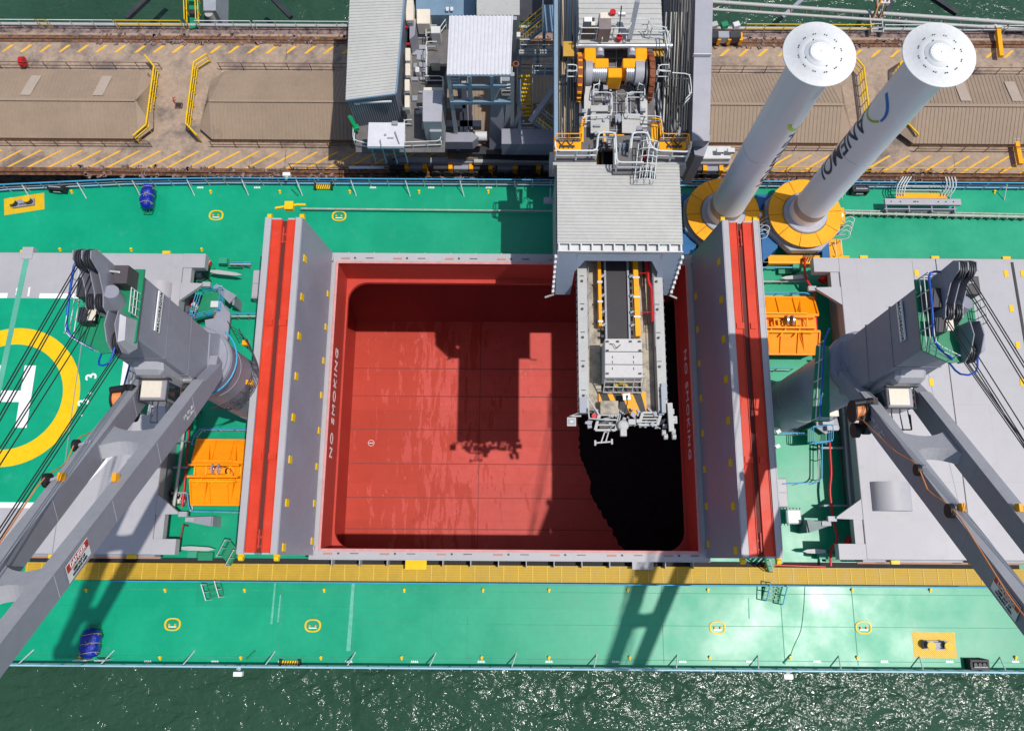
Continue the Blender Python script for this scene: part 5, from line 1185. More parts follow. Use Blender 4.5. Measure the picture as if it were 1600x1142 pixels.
bluepack(143, 1004, 1.75, 1.1, 'roped blue tarpaulin covered raft on the lower deck at left', 1)
m = MB(); c = W(138, 1034, .8); m.rail([c + V(-.9, .1, -.8), c + V(-.1, .1, -.8)], .9, 2, .4, .035, .1); m.rail([c + V(.4, .1, -.8), c + V(1.0, .1, -.8)], .9, 2, .4, .035, .1); tag(m.build('rail_gate', RAILW), 'white rail gate in the deck edge by the lower blue raft', 'gate')
def stepmat(px, py, lab):
    c = W(px, py, .2); t = thing('boarding_plate', lab, 'boarding plate', (c.x, c.y, 0), 'striped boarding plates at the deck edge')
    m = MB(); m.bx(c.x - .52, c.x + .52, c.y - .2, c.y + .2, .1, .2); m.build('plate', YEL, t)
    m = MB()
    for k in range(7): x = c.x - .50 + k * .15; m.add([(x, c.y - .19, .204), (x + .06, c.y - .19, .204), (x + .16, c.y + .19, .204), (x + .10, c.y + .19, .204)], [(0, 1, 2, 3)])
    m.bx(c.x - .6, c.x - .53, c.y - .25, c.y + .25, 0, .5); m.bx(c.x + .53, c.x + .6, c.y - .25, c.y + .25, 0, .5); m.build('black_stripe', BLACK, t)
stepmat(454, 1037, 'yellow and black boarding plate on the lower deck edge'); stepmat(506, 291, 'yellow and black boarding plate on the upper deck edge')
def lampoverside(px, py, lab, dy=-1):
    c = W(px, py, 1.2); t = thing('overside_lamp', lab, 'lamp', (c.x, c.y, 0), 'white lamps hung over the ship side')
    m = MB(); m.tube((c.x - .05, SS + .1 if dy < 0 else SN - .1, 1.0), (c.x - .1, c.y, 1.1), .09, 10, .14); m.build('arm', RAILW, t)
    m = MB(); m.cb((c.x - .1, c.y + dy * .25, 1.0), (.5, .25, .35)); m.build('lamp_head', PURE, t)
    m = MB(); m.tube((c.x, SS + .4 if dy < 0 else SN - .4, .05), (c.x + .5, SS + .9 if dy < 0 else SN - .9, .05), .05, 6); m.build('bracket', GREEN2, t)
lampoverside(374, 1046, 'white overside lamp at the lower left deck edge'); lampoverside(1235, 1050, 'white overside lamp at the lower right deck edge')
lampoverside(449, 277, 'white overside lamp on the upper deck edge facing the wharf', 1)
# stowed gangway
t = thing('stowed_gangway', 'grey stowed gangway with yellow steps and white hoops on the upper right deck', 'gangway', W(1438, 318, 0))
a, b = W(1383, 315, 1.0), W(1502, 318, 1.0)
m = MB(); m.bx(a.x, b.x, a.y - .22, a.y + .22, .8, 1.0); tr = m.build('truss', CRANE_P, t)
m = MB()
for k in range(8): x = rr(a.x, b.x, (.08, .38, .4, .43, .70, .80, .9, .2)[k]); m.tube((x, a.y, 1.0), (x, a.y, 1.02), .05, 8)
split(m, 'bolt', DARK, tr)
for k in range(4): x = rr(a.x, b.x, .02 + .3 * k); m = MB(); m.prism([(x, a.y - .2), (x + .08, a.y - .2), (x + .08, a.y - .65), (x, a.y - .65)], 0, .8); m.build('support', CRANE, t)
m = MB(); m.bx(rr(a.x, b.x, .0), rr(a.x, b.x, .95), a.y - .5, a.y - .42, .1, .85); m.build('side_plate', CRANE, t)
m = MB(); m.bx(rr(a.x, b.x, .17), rr(a.x, b.x, .85), a.y + .35, a.y + .75, .7, .78); m.build('step_deck', YELB, t)
m = MB()
for k in range(9):
    x0, x1_ = rr(a.x, b.x, .2 + .02 * k), rr(a.x, b.x, .88)
    if k % 3 == 0: m.tube((x0, a.y + .9 + .1 * k, .9), (x1_, a.y + .9 + .1 * k, .9), .035, 6)
for k in range(4):
    x = rr(a.x, b.x, .17 + .035 * k); m.path([(x, a.y + .5, .8), (x - .1, a.y + 1.0, 1.3), (x + .3, a.y + 1.6, 1.5)], .04, 6, .3); x = rr(a.x, b.x, .80 + .04 * k); m.path([(x - .2, a.y + .5, .8), (x + .1, a.y + 1.0, 1.3), (x - .1, a.y + 1.6, 1.5)], .04, 6, .3)
split(m, 'handrail_hoop', RAILW, t)
# ================================================================ ship loader
LD = thing('ship_loader', 'grey travelling ship loader reaching from the wharf over the open hold', 'ship loader', (5.5, 30, WZ))
def PX(px, py, z): return W(px, py, z)
def pb(name, pix, zt, zb, m_, par=None, bevel=0, lab=None):
    q = MB(); q.pp(pix, zt, zb); return q.build(name, m_, par or LD, lab, bevel)
def rect(x0, y0, x1, y1): return [(x0, y1), (x1, y1), (x1, y0), (x0, y0)]
# ---- hood over the boom root
zr = 9.5
a, b = W(871, 381, zr), W(1067, 381, zr); hx0_, hx1_ = a.x, b.x; hyf = a.y; hyb = W(960, 258, zr).y
m = MB(); m.corr((hx0_, hyf, zr), (hx0_, hyb, zr), (hx1_, hyb, zr), (hx1_, hyf, zr), 24, .04); hr = m.build('hood_roof', ROOF, LD)
m = MB()
for k in range(12): x = rr(hx0_ + .05, hx1_ - .15, k / 11); m.bx(x, x + .08, hyf - .42, hyf, zr - .12, zr + .04)
m.bx(hx0_, hx1_, hyf - .46, hyf - .40, zr - .25, zr + .02); m.bx(hx0_, hx1_, hyf - .4, hyf, zr - .25, zr - .2); m.build('roof_fascia', WHITE, hr)
ft = lambda x, u: V(x, hyf - .46 - 1.05 * u, zr - .3 - 4.0 * u)
m = MB()
for s in (0, 1):
    xo = hx0_ if s == 0 else hx1_; d = 1 if s == 0 else -1
    q = [ft(xo, 0), ft(xo + d * 1.15, 0), ft(xo + d * 1.0, 1), ft(xo + d * .1, 1)]
    m.add(q + [p + V(0, .5, .1) for p in q], [(0, 1, 2, 3), (7, 6, 5, 4), (0, 1, 5, 4), (1, 2, 6, 5), (2, 3, 7, 6), (3, 0, 4, 7)])
q = [ft(hx0_ + 1.1, 0), ft(hx1_ - 1.1, 0), ft(hx1_ - 1.1, .16), ft(hx0_ + 1.1, .16)]; m.add(q + [p + V(0, .5, .1) for p in q], [(0, 1, 2, 3), (7, 6, 5, 4), (2, 3, 7, 6)])
for s in (0, 1):
    xo = hx0_ + 1.1 if s == 0 else hx1_ - 1.1; d = 1 if s == 0 else -1
    q = [ft(xo, .16), ft(xo + d * .5, .16), ft(xo, .42)]; m.add(q + [p + V(0, .45, .08) for p in q], [(0, 1, 2), (5, 4, 3), (1, 2, 5, 4)])
m.build('portal_frame', mat('portal_blue_grey', (.30, .36, .45), .45, var=.04), LD)
m = MB()
for s in (0, 1):
    xo = hx0_ - .03 if s == 0 else hx1_ - .05
    m.add([(xo, hyf - .4, zr - .3), (xo + .08, hyf - .4, zr - .3), (xo + .08, hyf - 1.45, zr - 4.3), (xo, hyf - 1.45, zr - 4.3), (xo, hyb, zr - .3), (xo + .08, hyb, zr - .3), (xo + .08, hyb, zr - 4.3), (xo, hyb, zr - 4.3)],
          [(0, 1, 2, 3), (4, 5, 6, 7), (0, 3, 7, 4), (1, 2, 6, 5)])
m.build('side_cladding', LOADG, LD)
m = MB()
for s in (0, 1):
    for k in range(8): u = .08 + k * .12; c = ft(hx0_ - .06 if s == 0 else hx1_ + .06, u); m.cb(c, (.14, .2, .28))
split(m, 'edge_bracket', WHITE, LD)
m = MB(); m.beam(ft(hx0_, 1.0), ft(hx0_ - .5, 1.08), .1, .1); m.beam(ft(hx1_, 1.0), ft(hx1_ + .5, 1.08), .1, .1); split(m, 'stay', LOADP, LD)
m = MB(); c = W(862, 313, 6); m.bx(c.x - .5, hx0_, c.y - .25, c.y + .1, 6, 6.2); m.beam((c.x - .1, c.y, 6.2), (c.x - .1, c.y + .5, 6.6), .08, .08); m.build('side_bracket', LOADG, LD)

# ---- telescoping boom
bz = 7.0; Yt = W(970, 655, bz).y; Yr = 34.0
BX = lambda px: W(px, 560, bz).x
boom = MB(); 
for (p0, p1) in ((904, 919), (1026, 1040)): boom.bx(BX(p0), BX(p1), Yt + .5, Yr, bz - 1.2, bz)
bm_ = boom.build('boom_girder', LOADP, LD)
m = MB()
for (p0, p1) in ((920, 941), (1004, 1025)): m.bx(BX(p0), BX(p1), Yt + .6, Yr, bz - .95, bz - .85)
m.bx(BX(919), BX(1026), Yt + .6, 17.5, bz - 1.5, bz - 1.3)
m.build('boom_floor', BEIGE, LD)
m = MB(); m.bx(BX(951), BX(984), W(970, 529, bz).y, Yr, bz - .6, bz - .5); m.build('belt', BELT, LD)
m = MB()
for p0 in (948, 985): m.bx(BX(p0), BX(p0 + 3), W(970, 529, bz).y, Yr, bz - .7, bz - .35)
m.build('belt_skirt', LOADG, LD)
m = MB()
for p0 in (943.5, 990):
    for k in range(26):
        y = 12.6 + k * .42; m.cb((BX(p0), y, bz - .45), (.16, .14, .2)); 
split(m, 'idler_bracket', DARK, LD)
m = MB()
for p0 in (944, 990):
    for y in (13.2, 14.0, 15.0, 16.2, 17.6): m.tube((BX(p0) - .06, y, bz - .3), (BX(p0) + .14, y + .1, bz - .25), .10, 10)
split(m, 'idler_roller', STEEL, LD)
YA = W(970, 529, bz).y
m = MB(); m.box8([(BX(937), YA + .8, bz - .7), (BX(943), YA + .8, bz - .7), (BX(943), Yr, bz - .7), (BX(937), Yr, bz - .7), (BX(937.5), YA + .8, bz - .15), (BX(942.5), YA + .8, bz - .15), (BX(942.5), Yr, bz - .15), (BX(937.5), Yr, bz - .15)])
m.build('cable_tray', YELB, LD)
m = MB(); m.box8([(BX(995), YA + .2, bz - .7), (BX(1003), YA + .2, bz - .7), (BX(999), Yr, bz - .7), (BX(992), Yr, bz - .7), (BX(995), YA + .2, bz - .15), (BX(1003), YA + .2, bz - .15), (BX(999), Yr, bz - .15), (BX(992), Yr, bz - .15)])
m.build('cable_tray', YELB, LD)
m = MB()
for y in (YA + 1.0, YA + 2.2, YA + 3.4, YA + 5.2): m.bx(BX(936), BX(944), y, y + .12, bz - .15, bz - .1); m.bx(BX(993), BX(1004), y + .3, y + .42, bz - .15, bz - .1)
split(m, 'tray_clamp', WHITE, LD)
m = MB(); m.path([(BX(1017), Yr, bz), (BX(1017), YA + 3.4, bz), (BX(1022), YA + 3.1, bz), (BX(1022), YA + 1.0, bz)], .10, 8, .2); m.path([(BX(1004), YA + 4, bz - .1), (BX(1018), YA + 4, bz)], .03, 5); m.path([(BX(1004), YA + 1.6, bz - .1), (BX(1026), YA + 1.6, bz), (BX(1024), YA + 1, bz)], .035, 5); m.build('water_pipe', REDP, LD)
m = MB()
for k in range(3): m.path([(BX(1010 + k * 1.5), Yr, bz - .6), (BX(1012 + k), YA + 3, bz - .6), (BX(1016), YA + .6, bz - .4)], .025, 5, .3)
m.build('boom_cable', DARK, LD)
# handrail inside the walkways
m = MB(); m.rail([V(BX(921), YA - .5, bz - .85), V(BX(921), 17, bz - .85)], 1.0, 2, 1.0, .022, 0); m.rail([V(BX(1024), YA - .5, bz - .85), V(BX(1024), 17, bz - .85)], 1.0, 2, 1.0, .022, 0); m.build('boom_handrail', LOADG, LD)
m = MB()
for k in range(5):
    for p0 in (911, 1030):
        y = 9 + k * 1.7; m.tube((BX(p0), y, bz), (BX(p0), y, bz + .12), .07, 8); m.bx(BX(p0) - .12, BX(p0) + .12, y + .3, y + .34, bz, bz + .03)
split(m, 'girder_bolt', DARK, bm_)
# head box
hz = bz + 1.1
hb = pb('head_box', [(945, 590), (1005, 590), (1003, 529), (945, 529)], hz, bz - .6, mat('head_box_paint', (.52, .50, .485), .5, var=.04, grime=.2, gcol=(.35, .32, .28)), bevel=.03)
m = MB()
for py in (550, 570): a, b = W(945, py, hz), W(1005, py, hz); m.bx(a.x, b.x, a.y, a.y + .04, hz, hz + .02)
for px, py in ((949, 534), (999, 534), (949, 584), (1000, 584), (949, 548), (1000, 548), (965, 534), (985, 534)): c = W(px, py, hz); m.cb(c + V(0, 0, .05), (.14, .09, .1))
for px in (957, 990):
    for py in (558, 566, 576): c = W(px, py, hz); m.cb(c + V(0, 0, .02), (.03, .14, .04))
split(m, 'lid_latch', DARK, hb)
m = MB(); c = W(953, 537, hz + .1); m.path([c, c + V(.2, -.05, .1), c + V(.35, -.3, .1), c + V(.6, -.05, 0)], .02, 5); m.build('hose', CHAIN, hb)
m = MB(); a, b = W(944, 592, bz + .2), W(1004, 592, bz + .2); yb_ = W(970, 612, bz).y
for k in range(5): x = rr(a.x, b.x, k / 4); m.beam((x, a.y, bz + .9), (x - .02, yb_, bz - .2), .06, .06)
for k in range(4): y = rr(a.y, yb_, k / 3); m.beam((a.x, y, rr(bz + .9, bz - .2, k / 3)), (b.x, y, rr(bz + .9, bz - .2, k / 3)), .05, .05)
m.build('front_ladder_frame', LOADP, LD)
m = MB(); m.bx(a.x + .1, b.x - .1, yb_ + .1, a.y - .1, bz - 1.0, bz - .7); m.build('chute_mouth', DARK, LD)
m = MB(); c = W(972, 608, bz); m.ring((c.x, c.y), .3, .5, bz - .3, bz - .15, R(20), R(160), 12); m.build('chute_ring', mat('olive_yellow', (.40, .30, .02), .6), LD)
# striped end plate
sa, sb = W(936, 646, bz - .7), W(1009, 612, bz - .7)
m = MB(); m.bx(sa.x, sb.x, sa.y, sb.y, bz - 1.0, bz - .7); sp_ = m.build('warning_plate', YELB, LD)
m = MB()
for x0_ in (-.05, .75, 1.9): xa_ = sa.x + x0_; m.add([(max(sa.x, xa_), sb.y, bz - .695), (xa_ + .5, sb.y, bz - .695), (min(sb.x, xa_ + 1.0), sa.y, bz - .695), (xa_ + .5, sa.y, bz - .695)], [(0, 1, 2, 3)])
m.build('warning_stripe', BLACK, sp_)
pb('hatch_box', rect(938, 626, 966, 647), bz - .2, bz - .7, BEIGE, bevel=.02)
m = MB(); c = W(979, 620, bz + .1); m.cb(c, (.42, .36, .1), .1); lp = m.build('junction_box', PURE, LD)
m = MB(); m.path([c, c + V(.02, -.4, .2), c + V(-.3, -1.3, 0)], .03, 5, .2); m.cb(c + V(.02, 0, .07), (.1, .16, .06)); m.build('lead', BLACK, lp)
# tip frames, lamps, wheels
def frame2(p0, p1, p2, p3, z, lab='tip_frame', n_=3):
    A, B, C_, D_ = [W(x, y, z) for x, y in (p0, p1, p2, p3)]
    q = MB(); q.beam(A, B, .12, .14); q.beam(D_, C_, .12, .14); q.beam(A, D_, .16, .2); q.beam(B, C_, .16, .2)
    for k in range(1, n_): q.beam(A.lerp(D_, k / n_), B.lerp(C_, k / n_), .08, .1)
    return q.build(lab, LOADP, LD)
frame2((936, 648), (968, 648), (962, 672), (930, 672), bz - .4); frame2((1004, 645), (1033, 645), (1027, 664), (998, 664), bz - .4, n_=4)
m = MB(); m.bx(W(937, 660, bz - .6).x, W(962, 660, bz - .6).x, W(937, 668, bz - .6).y, W(937, 658, bz - .6).y, bz - .8, bz - .7); m.build('tip_grating', GRATE, LD)
m = MB(); a, b = W(946, 671, bz - .8), W(939, 692, bz - .8); a2, b2 = W(952, 671, bz - .8), W(946, 692, bz - .8); m.beam(a, b, .07, .07); m.beam(a2, b2, .07, .07); c0, c1 = W(930, 692, bz - .8), W(956, 690, bz - .8); m.beam(c0, c1, .08, .08); m.cb(c0, (.1, .3, .15)); m.cb(c1, (.1, .3, .15)); m.beam(a.lerp(b, .2), a2.lerp(b2, .2), .05, .05); m.build('camera_mast', LOADP, LD)
m = MB(); a, b = W(916, 616, bz), W(936, 648, bz); m.beam(a, b, .07, .07); m.rail([W(918, 640, bz - .3), W(919, 656, bz - .3), W(945, 658, bz - .3)], .5, 1, .6, .05, .1); m.build('tip_brace', LOADP, LD)
def lamp(px, py, z, s=.5):
    c = W(px, py, z); q = MB(); q.cb(c, (s, s, .12)); o = q.build('floodlight', LOADP, LD)
    q = MB(); q.cb(c + V(0, 0, .07), (s * .68, s * .62, .03)); q.build('lamp_glass', LOADG, o); q = MB(); q.cb(c + V(0, 0, .09), (s * .35, s * .2, .03)); q.build('lamp_core', WHITE, o)
lamp(893, 659, bz - .3); lamp(1052, 656, bz - .3, .42); lamp(1049, 643, bz - .3, .3)
m = MB(); m.beam(W(893, 650, bz - .3), W(908, 650, bz - .3), .08, .08); m.beam(W(890, 650, bz - .3), W(908, 644, bz - .1), .04, .04); m.build('lamp_arm', LOADP, LD)
m = MB(); m.cb(W(911, 634, bz - .2), (.42, .9, .5)); m.cb(W(1036, 625, bz + .1), (.22, 1.5, .3)); m.cb(W(1037, 612, bz), (.3, .9, .4)); split(m, 'side_drive', LOADG, LD)
m = MB(); m.beam(W(1046, 630, bz + .2), W(1049, 674, bz + .2), .28, .25); m.build('side_arm', LOADP, LD)
for px, py in ((1037, 676), (1040, 682), (1052, 674), (1053, 682)): m = MB(); c = W(px, py, bz); m.tube(c - V(.1, 0, 0), c + V(.1, 0, 0), .17, 14); m.build('guide_wheel', LOADP, LD)
m = MB(); c = W(974, 664, bz); m.lathe([(.14, bz - .5), (.30, bz - .5), (.32, bz - .1), (.28, bz), (.14, bz)], c, 18); m.cb(c + V(0, -.42, -.1), (.34, .4, .3)); m.cb(c + V(.5, .2, -.2), (.4, .3, .3)); m.cb(c + V(.9, .25, -.2), (.3, .2, .3)); m.build('pivot_head', LOADP, LD)
m = MB(); c = W(928, 650, bz - .1); m.tube(c, c + V(0, 0, .15), .14, 14); split(m, 'warning_lamp', REDP, LD)
rg = random.Random(3)
m = MB()
for k in range(60):
    px, py = rg.uniform(915, 1045), rg.uniform(640, 668); m.cb(W(px, py, bz - rg.uniform(.2, 1.0)), (rg.uniform(.06, .3), rg.uniform(.05, .25), rg.uniform(.05, .3)), rg.uniform(0, 3))
split(m, 'tip_fitting', LOADG, LD)
m = MB()
for k in range(16):
    px, py = rg.uniform(930, 1045), rg.uniform(645, 672); a = W(px, py, bz - .5); m.tube(a, a + V(rg.uniform(-.7, .7), rg.uniform(-.3, .3), rg.uniform(-.2, .4)), .03, 5)
m.build('tip_pipe', LOADP, LD)
m = MB()
for p0 in (903, 1041):
    for k in range(22): m.cb((BX(p0), 8.4 + k * .42, bz - .3), (.09, .12, .3))
split(m, 'cable_roller', DARK, LD)

# ---- upper works over the wharf: main beams
def lb(name, a, b, wd, h, m_, par=None): q = MB(); q.beam(a, b, wd, h); return q.build(name, m_, par or LD)
lb('main_beam', W(1091, 225, 7.3), W(1098, -60, 10.0), 1.05, 1.3, CRANE)
lb('main_beam', W(868, 262, 7.3), W(868, -60, 10.0), .22, 1.3, LOADB)
pb('beam_foot', [(1086, 245), (1100, 245), (1112, 212), (1080, 212)], 6.6, 3, CRANE)
m = MB(); a = W(1097, 88, 9.25); m.bx(a.x - .55, a.x + .52, a.y - .02, a.y + .04, 9.2, 9.45); split(m, 'beam_seam', WHITE, LD)
pb('under_deck', [(870, 262), (1066, 262), (1085, -60), (868, -60)], 5.2, 4.9, GRATE)
m = MB(); m.corr(W(905, 68, 9.8), W(903, -60, 9.8), W(1030, -60, 9.8), W(1036, 68, 9.8), 16, .05); m.build('gantry_roof', ROOF, LD)
# wire bundles
m = MB()
for k in range(7): m.tube(W(872 + k * 4.2, 215, 7.6), W(873 + k * 4.4, -50, 10.0), .05 if k % 2 else .03, 5)
m.build('hoist_rope', WIRE, LD)
m = MB()
for px, w_ in ((876, .10), (883, .08), (893, .10)): m.tube(W(px, 215, 6.8), W(px - 1, 90, 8), w_, 6)
m.tube(W(880, 118, 8.4), W(878, -60, 9.5), .12, 6); split(m, 'conduit_run', mat('tan_conduit', (.50, .38, .25), .6), LD)
m = MB()
for k in range(9): m.tube(W(1040 + k * 4, 215 - (k % 3) * 6, 7.9), W(1050 + k * 4.2, -50, 10.6), .04 + .02 * (k % 2), 5)
m.tube(W(1030, 80, 9.6), W(1056, 225, 7), .05, 6); m.tube(W(1037, 75, 9.6), W(1065, 200, 7), .04, 6); m.tube(W(1020, 0, 9.6), W(1050, 110, 8.8), .05, 6)
m.build('hoist_rope', WIRE, LD)
for k in range(6):
    m = MB(); x = 1036 + k * 7; m.beam(W(x, 205, 6.7), W(x + (5 if k < 3 else 2), 20, 8.8), .14, .15); m.build('rope_channel', LOADP if k != 3 else mat('tan_panel', (.46, .40, .35), .6), LD)
pb('rope_bed', [(872, 225), (903, 225), (903, -50), (872, -50)], 6.2, 6.0, LOADG); pb('rope_bed', [(1034, 225), (1076, 225), (1082, -50), (1038, -50)], 6.2, 6.0, GRATE)
pb('counter_panel', rect(1044, 172, 1068, 212), 7.0, 6.0, LOADG)
# diagonal trusses visible left/right
for a, b in (((897, 130), (925, 215)), ((1030, 130), (1010, 215)), ((905, 140), (898, 235)), ((1028, 140), (1036, 235))): lb('diagonal_brace', W(*a, 7.6), W(*b, 6.4), .22, .22, LOADG)
# boom hoist: big sheaves and yellow gearboxes
pb('winch_deck', rect(905, 68, 1022, 235), 8.0, 7.8, GRATE)
m = MB()
for k in range(11): c = W(963, 78 + k * 14, 8.05); m.bx(c.x - .75, c.x + .75, c.y, c.y + .05, 8.0, 8.06)
for k in range(3): a, b = W(938 + k * 25, 70, 8.05), W(943 + k * 20, 232, 8.05); m.beam(a, b, .06, .08)
split(m, 'deck_rib', LOADG, LD)
for (x0, m_) in ((904, 'l'), (1014, 'r')):
    c = W(x0, 122, 8.6)
    q = MB(); q.tube(c - V(.16, 0, 0), c + V(.16, 0, 0), 1.35, 36); wh = q.build('great_sheave', CHAIN, LD)
    q = MB()
    for k in range(18): a = R(k * 20); q.cb(c + V(0, 1.36 * math.cos(a), 1.36 * math.sin(a)), (.24, .12, .12), m=Matrix.Rotation(a, 3, 'X'))
    split(q, 'sheave_rib', YELB if m_ == 'l' else CHAIN, wh)
    q = MB(); s = 1 if m_ == 'l' else -1; q.tube(c + V(s * .25, 0, 0), c + V(s * .35, 0, 0), 1.15, 30); q.build('brake_disc', DARK, wh)
for x in (922, 1002):
    s = 1 if x < 960 else -1
    pb('gearbox', rect(x - 9, 75, x + 9, 98), 9.6, 8.2, YELB, bevel=.05)
    pb('gearbox', rect(x + s * 18 - 11, 91, x + s * 18 + 11, 106), 9.6, 8.2, YELB, bevel=.05)
    c = W(x, 114, 9.0); q = MB(); q.tube(c - V(.42, 0, 0), c + V(.1, 0, 0), .72, 28); q.build('drum_end', CRANE_P, LD)
    q = MB()
    for k in range(7): q.tube(c + V(s * (.15 + k * .12), 0, 0), c + V(s * (.21 + k * .12), 0, 0), .55, 24)
    q.tube(c + V(s * .1, 0, 0), c + V(s * .95, 0, 0), .50, 24); q.build('rope_drum', STEEL, LD)
    c = W(x + s * 15, 83, 9.4); q = MB(); q.tube(c - V(0, .3, 0), c + V(0, .35, 0), .26, 16); q.build('motor', CRANE, LD); q = MB(); q.tube(c + V(0, -.1, .2), c + V(0, .1, .2), .16, 12); split(q, 'brake', WHITE, LD)
    c = W(x - s * 8, 91, 9.3); q = MB(); q.tube(c, c + V(0, 0, .2), .22, 12); q.build('brake_lamp', REDP, LD)
pb('gearbox', rect(950, 106, 972, 121), 9.5, 8.2, YELB, bevel=.05)
q = MB(); a, b = W(900, 72, 9.6), W(1050, 72, 9.6); q.tube(a, b, .17, 12); q.build('cross_pipe', STEEL, LD)
for x0 in (880, 1020): pb('access_panel', [(x0, 88), (x0 + 17, 88), (x0 + 17 + (0 if x0 < 900 else 4), 65), (x0 + (0 if x0 < 900 else 4), 65)], 9.3, 9.2, mat('amber_panel' + str(x0), (.50, .28, .03), .6))
pb('electric_cubicle', rect(936, 22, 955, 46), 11.0, 9.9, mat('taupe_box', (.22, .18, .17), .5)); pb('cubicle_top', rect(938, 20, 956, 29), 11.06, 11.0, CREAM)
pb('electric_cubicle', rect(912, 28, 929, 46), 10.8, 9.9, DARK); pb('cubicle_top', rect(913, 27, 925, 34), 10.86, 10.8, PURE); pb('cubicle_top', rect(924, 34, 930, 40), 10.86, 10.8, CREAM)
for px in (913, 918, 924, 937, 943, 949): lb('cubicle_leg', W(px, 48, 10), W(px, 60, 9.0), .12, .12, DARK)
lb('mast', W(966, 62, 9.9), W(971, 10, 12), .06, .06, DARK); lb('antenna_arm', W(966, 23, 11), W(977, 23, 11), .15, .2, PURE)
lb('jib_strut', W(984, 60, 10), W(996, 2, 12), .28, .28, LOADG)
m = MB(); c = W(957, 22, 11.1); m.tube(c, c + V(0, 0, .2), .18, 12); c = W(967, 62, 9.9); m.tube(c, c + V(0, 0, .25), .18, 12); split(m, 'warning_lamp', REDP, LD)
# small tubes and clutter on the deck
m = MB()
for k in range(34):
    px, py = rg.uniform(910, 1018), rg.uniform(125, 232); m.cb(W(px, py, 8.1 + rg.uniform(0, .5)), (rg.uniform(.08, .4), rg.uniform(.08, .4), rg.uniform(.1, .4)), rg.choice((0, 0, .4)))
split(m, 'deck_fitting', LOADG, LD)
m = MB()
for k in range(18):
    px, py = rg.uniform(908, 1020), rg.uniform(118, 240); a = W(px, py, 8.4); m.path([a, a + V(rg.uniform(-.5, .5), rg.uniform(-.5, .5), rg.uniform(-.2, .4)), a + V(rg.uniform(-.8, .8), rg.uniform(-.8, .8), rg.uniform(-.2, .3))], .025, 5, .1)
split(m, 'deck_hose', DARK, LD)
# beams of the inner frame (pale, running down)
for x in (917, 1005): lb('inner_beam', W(x, 235, 7.4), W(x + (1 if x < 960 else 0), 130, 8.5), .42, .5, LOADP)
pb('roof_step', rect(923, 178, 952, 208), 8.6, 8.5, ROOF); pb('roof_step', rect(972, 178, 1000, 208), 8.6, 8.5, ROOF)
pb('roof_step', rect(923, 165, 950, 174), 8.7, 8.5, LOADP)
# railings of the upper deck, all white, some yellow
def lrail(pix, z, m_=RAILW, h=1.05, n=2, r=.035, rnd=.25, nm='handrail', sp=1.0):
    q = MB(); q.rail([W(x, y, z) for x, y in pix], h, n, sp, r, rnd); return q.build(nm, m_, LD)
lrail([(902, 80), (902, 66), (938, 66), (938, 78)], 9.2); lrail([(975, 78), (975, 66), (1040, 66), (1042, 82)], 9.2)
lrail([(905, 62), (980, 62), (984, 48), (1010, 48), (1014, 60), (1036, 60), (1041, 90)], 9.9)
lrail([(885, 118), (900, 118), (900, 128), (885, 128)], 8.8); lrail([(1040, 118), (1024, 118), (1024, 128), (1042, 128)], 8.8)
lrail([(925, 165), (925, 148), (934, 148), (934, 136), (943, 136), (943, 126), (950, 124)], 8.0)
lrail([(1003, 165), (1003, 148), (994, 148), (994, 140), (983, 136), (980, 126), (975, 124)], 8.0)
lrail([(926, 160), (953, 160), (953, 195), (908, 197), (906, 220)], 8.0); lrail([(1001, 160), (976, 160), (976, 195), (1028, 197), (1030, 220)], 8.0)
lrail([(1045, 130), (1072, 132), (1075, 160), (1066, 170)], 8.0)
# front service platform
for pix, z in (([(866, 252), (932, 252), (932, 232), (905, 232), (905, 218), (866, 218)], 9.62), ([(1075, 252), (1010, 252), (1010, 232), (1030, 232), (1030, 218), (1075, 218)], 9.62), ([(958, 272), (1003, 272), (1003, 212), (958, 212)], 9.72)):
    pb('service_platform', pix, z, z - .1, GRATE)
for pix in (rect(867, 222, 908, 236), rect(1030, 222, 1072, 236), rect(906, 195, 912, 222), rect(1018, 195, 1028, 222)):
    pb('amber_grating', pix, 9.75, 9.68, YELB)
m = MB()
for x0 in (874, 1042):
    for k in range(4): a = W(x0 + k * 7, 232, 9.8); m.beam(a, a + V(.35 * (-1) ** k, .5, 0), .05, .05)
    a, b = W(x0, 229, 9.8), W(x0 + 24, 229, 9.8); m.beam(a, b, .12, .06)
split(m, 'dark_bracket', DARK, LD)
lrail([(865, 250), (866, 222), (907, 222), (907, 200), (912, 198)], 9.7, YELB, h=.9, rnd=.2); lrail([(1073, 250), (1072, 222), (1030, 222), (1029, 200), (1016, 198)], 9.7, YELB, h=.9, rnd=.2)
lrail([(866, 236), (866, 250), (930, 250), (932, 222), (958, 222), (960, 268), (1000, 268)], 9.7, r=.055); lrail([(1074, 236), (1072, 252), (1022, 250), (1012, 244), (1008, 222), (984, 222), (982, 245)], 9.7, r=.055)
for px, py, px2, py2 in ((943, 205, 945, 222), (1001, 205, 1000, 222)): lb('yellow_post', W(px, py, 9.2), W(px2, py2, 9.0), .12, .2, YELB)
lb('yellow_bar', W(952, 212, 9.5), W(975, 212, 9.5), .08, .08, YELB)
pb('platform_front', rect(864, 252, 932, 258), 9.5, 8.4, LOADP); pb('platform_front', rect(1012, 252, 1072, 258), 9.5, 8.4, LOADP)
pb('corner_box', rect(1060, 240, 1072, 264), 8.0, 7.0, LOADP); pb('corner_box', rect(859, 238, 870, 264), 8.0, 7.0, LOADP)
m = MB()                                            # caged ladder at the front
c0 = W(1012, 228, 10.1)
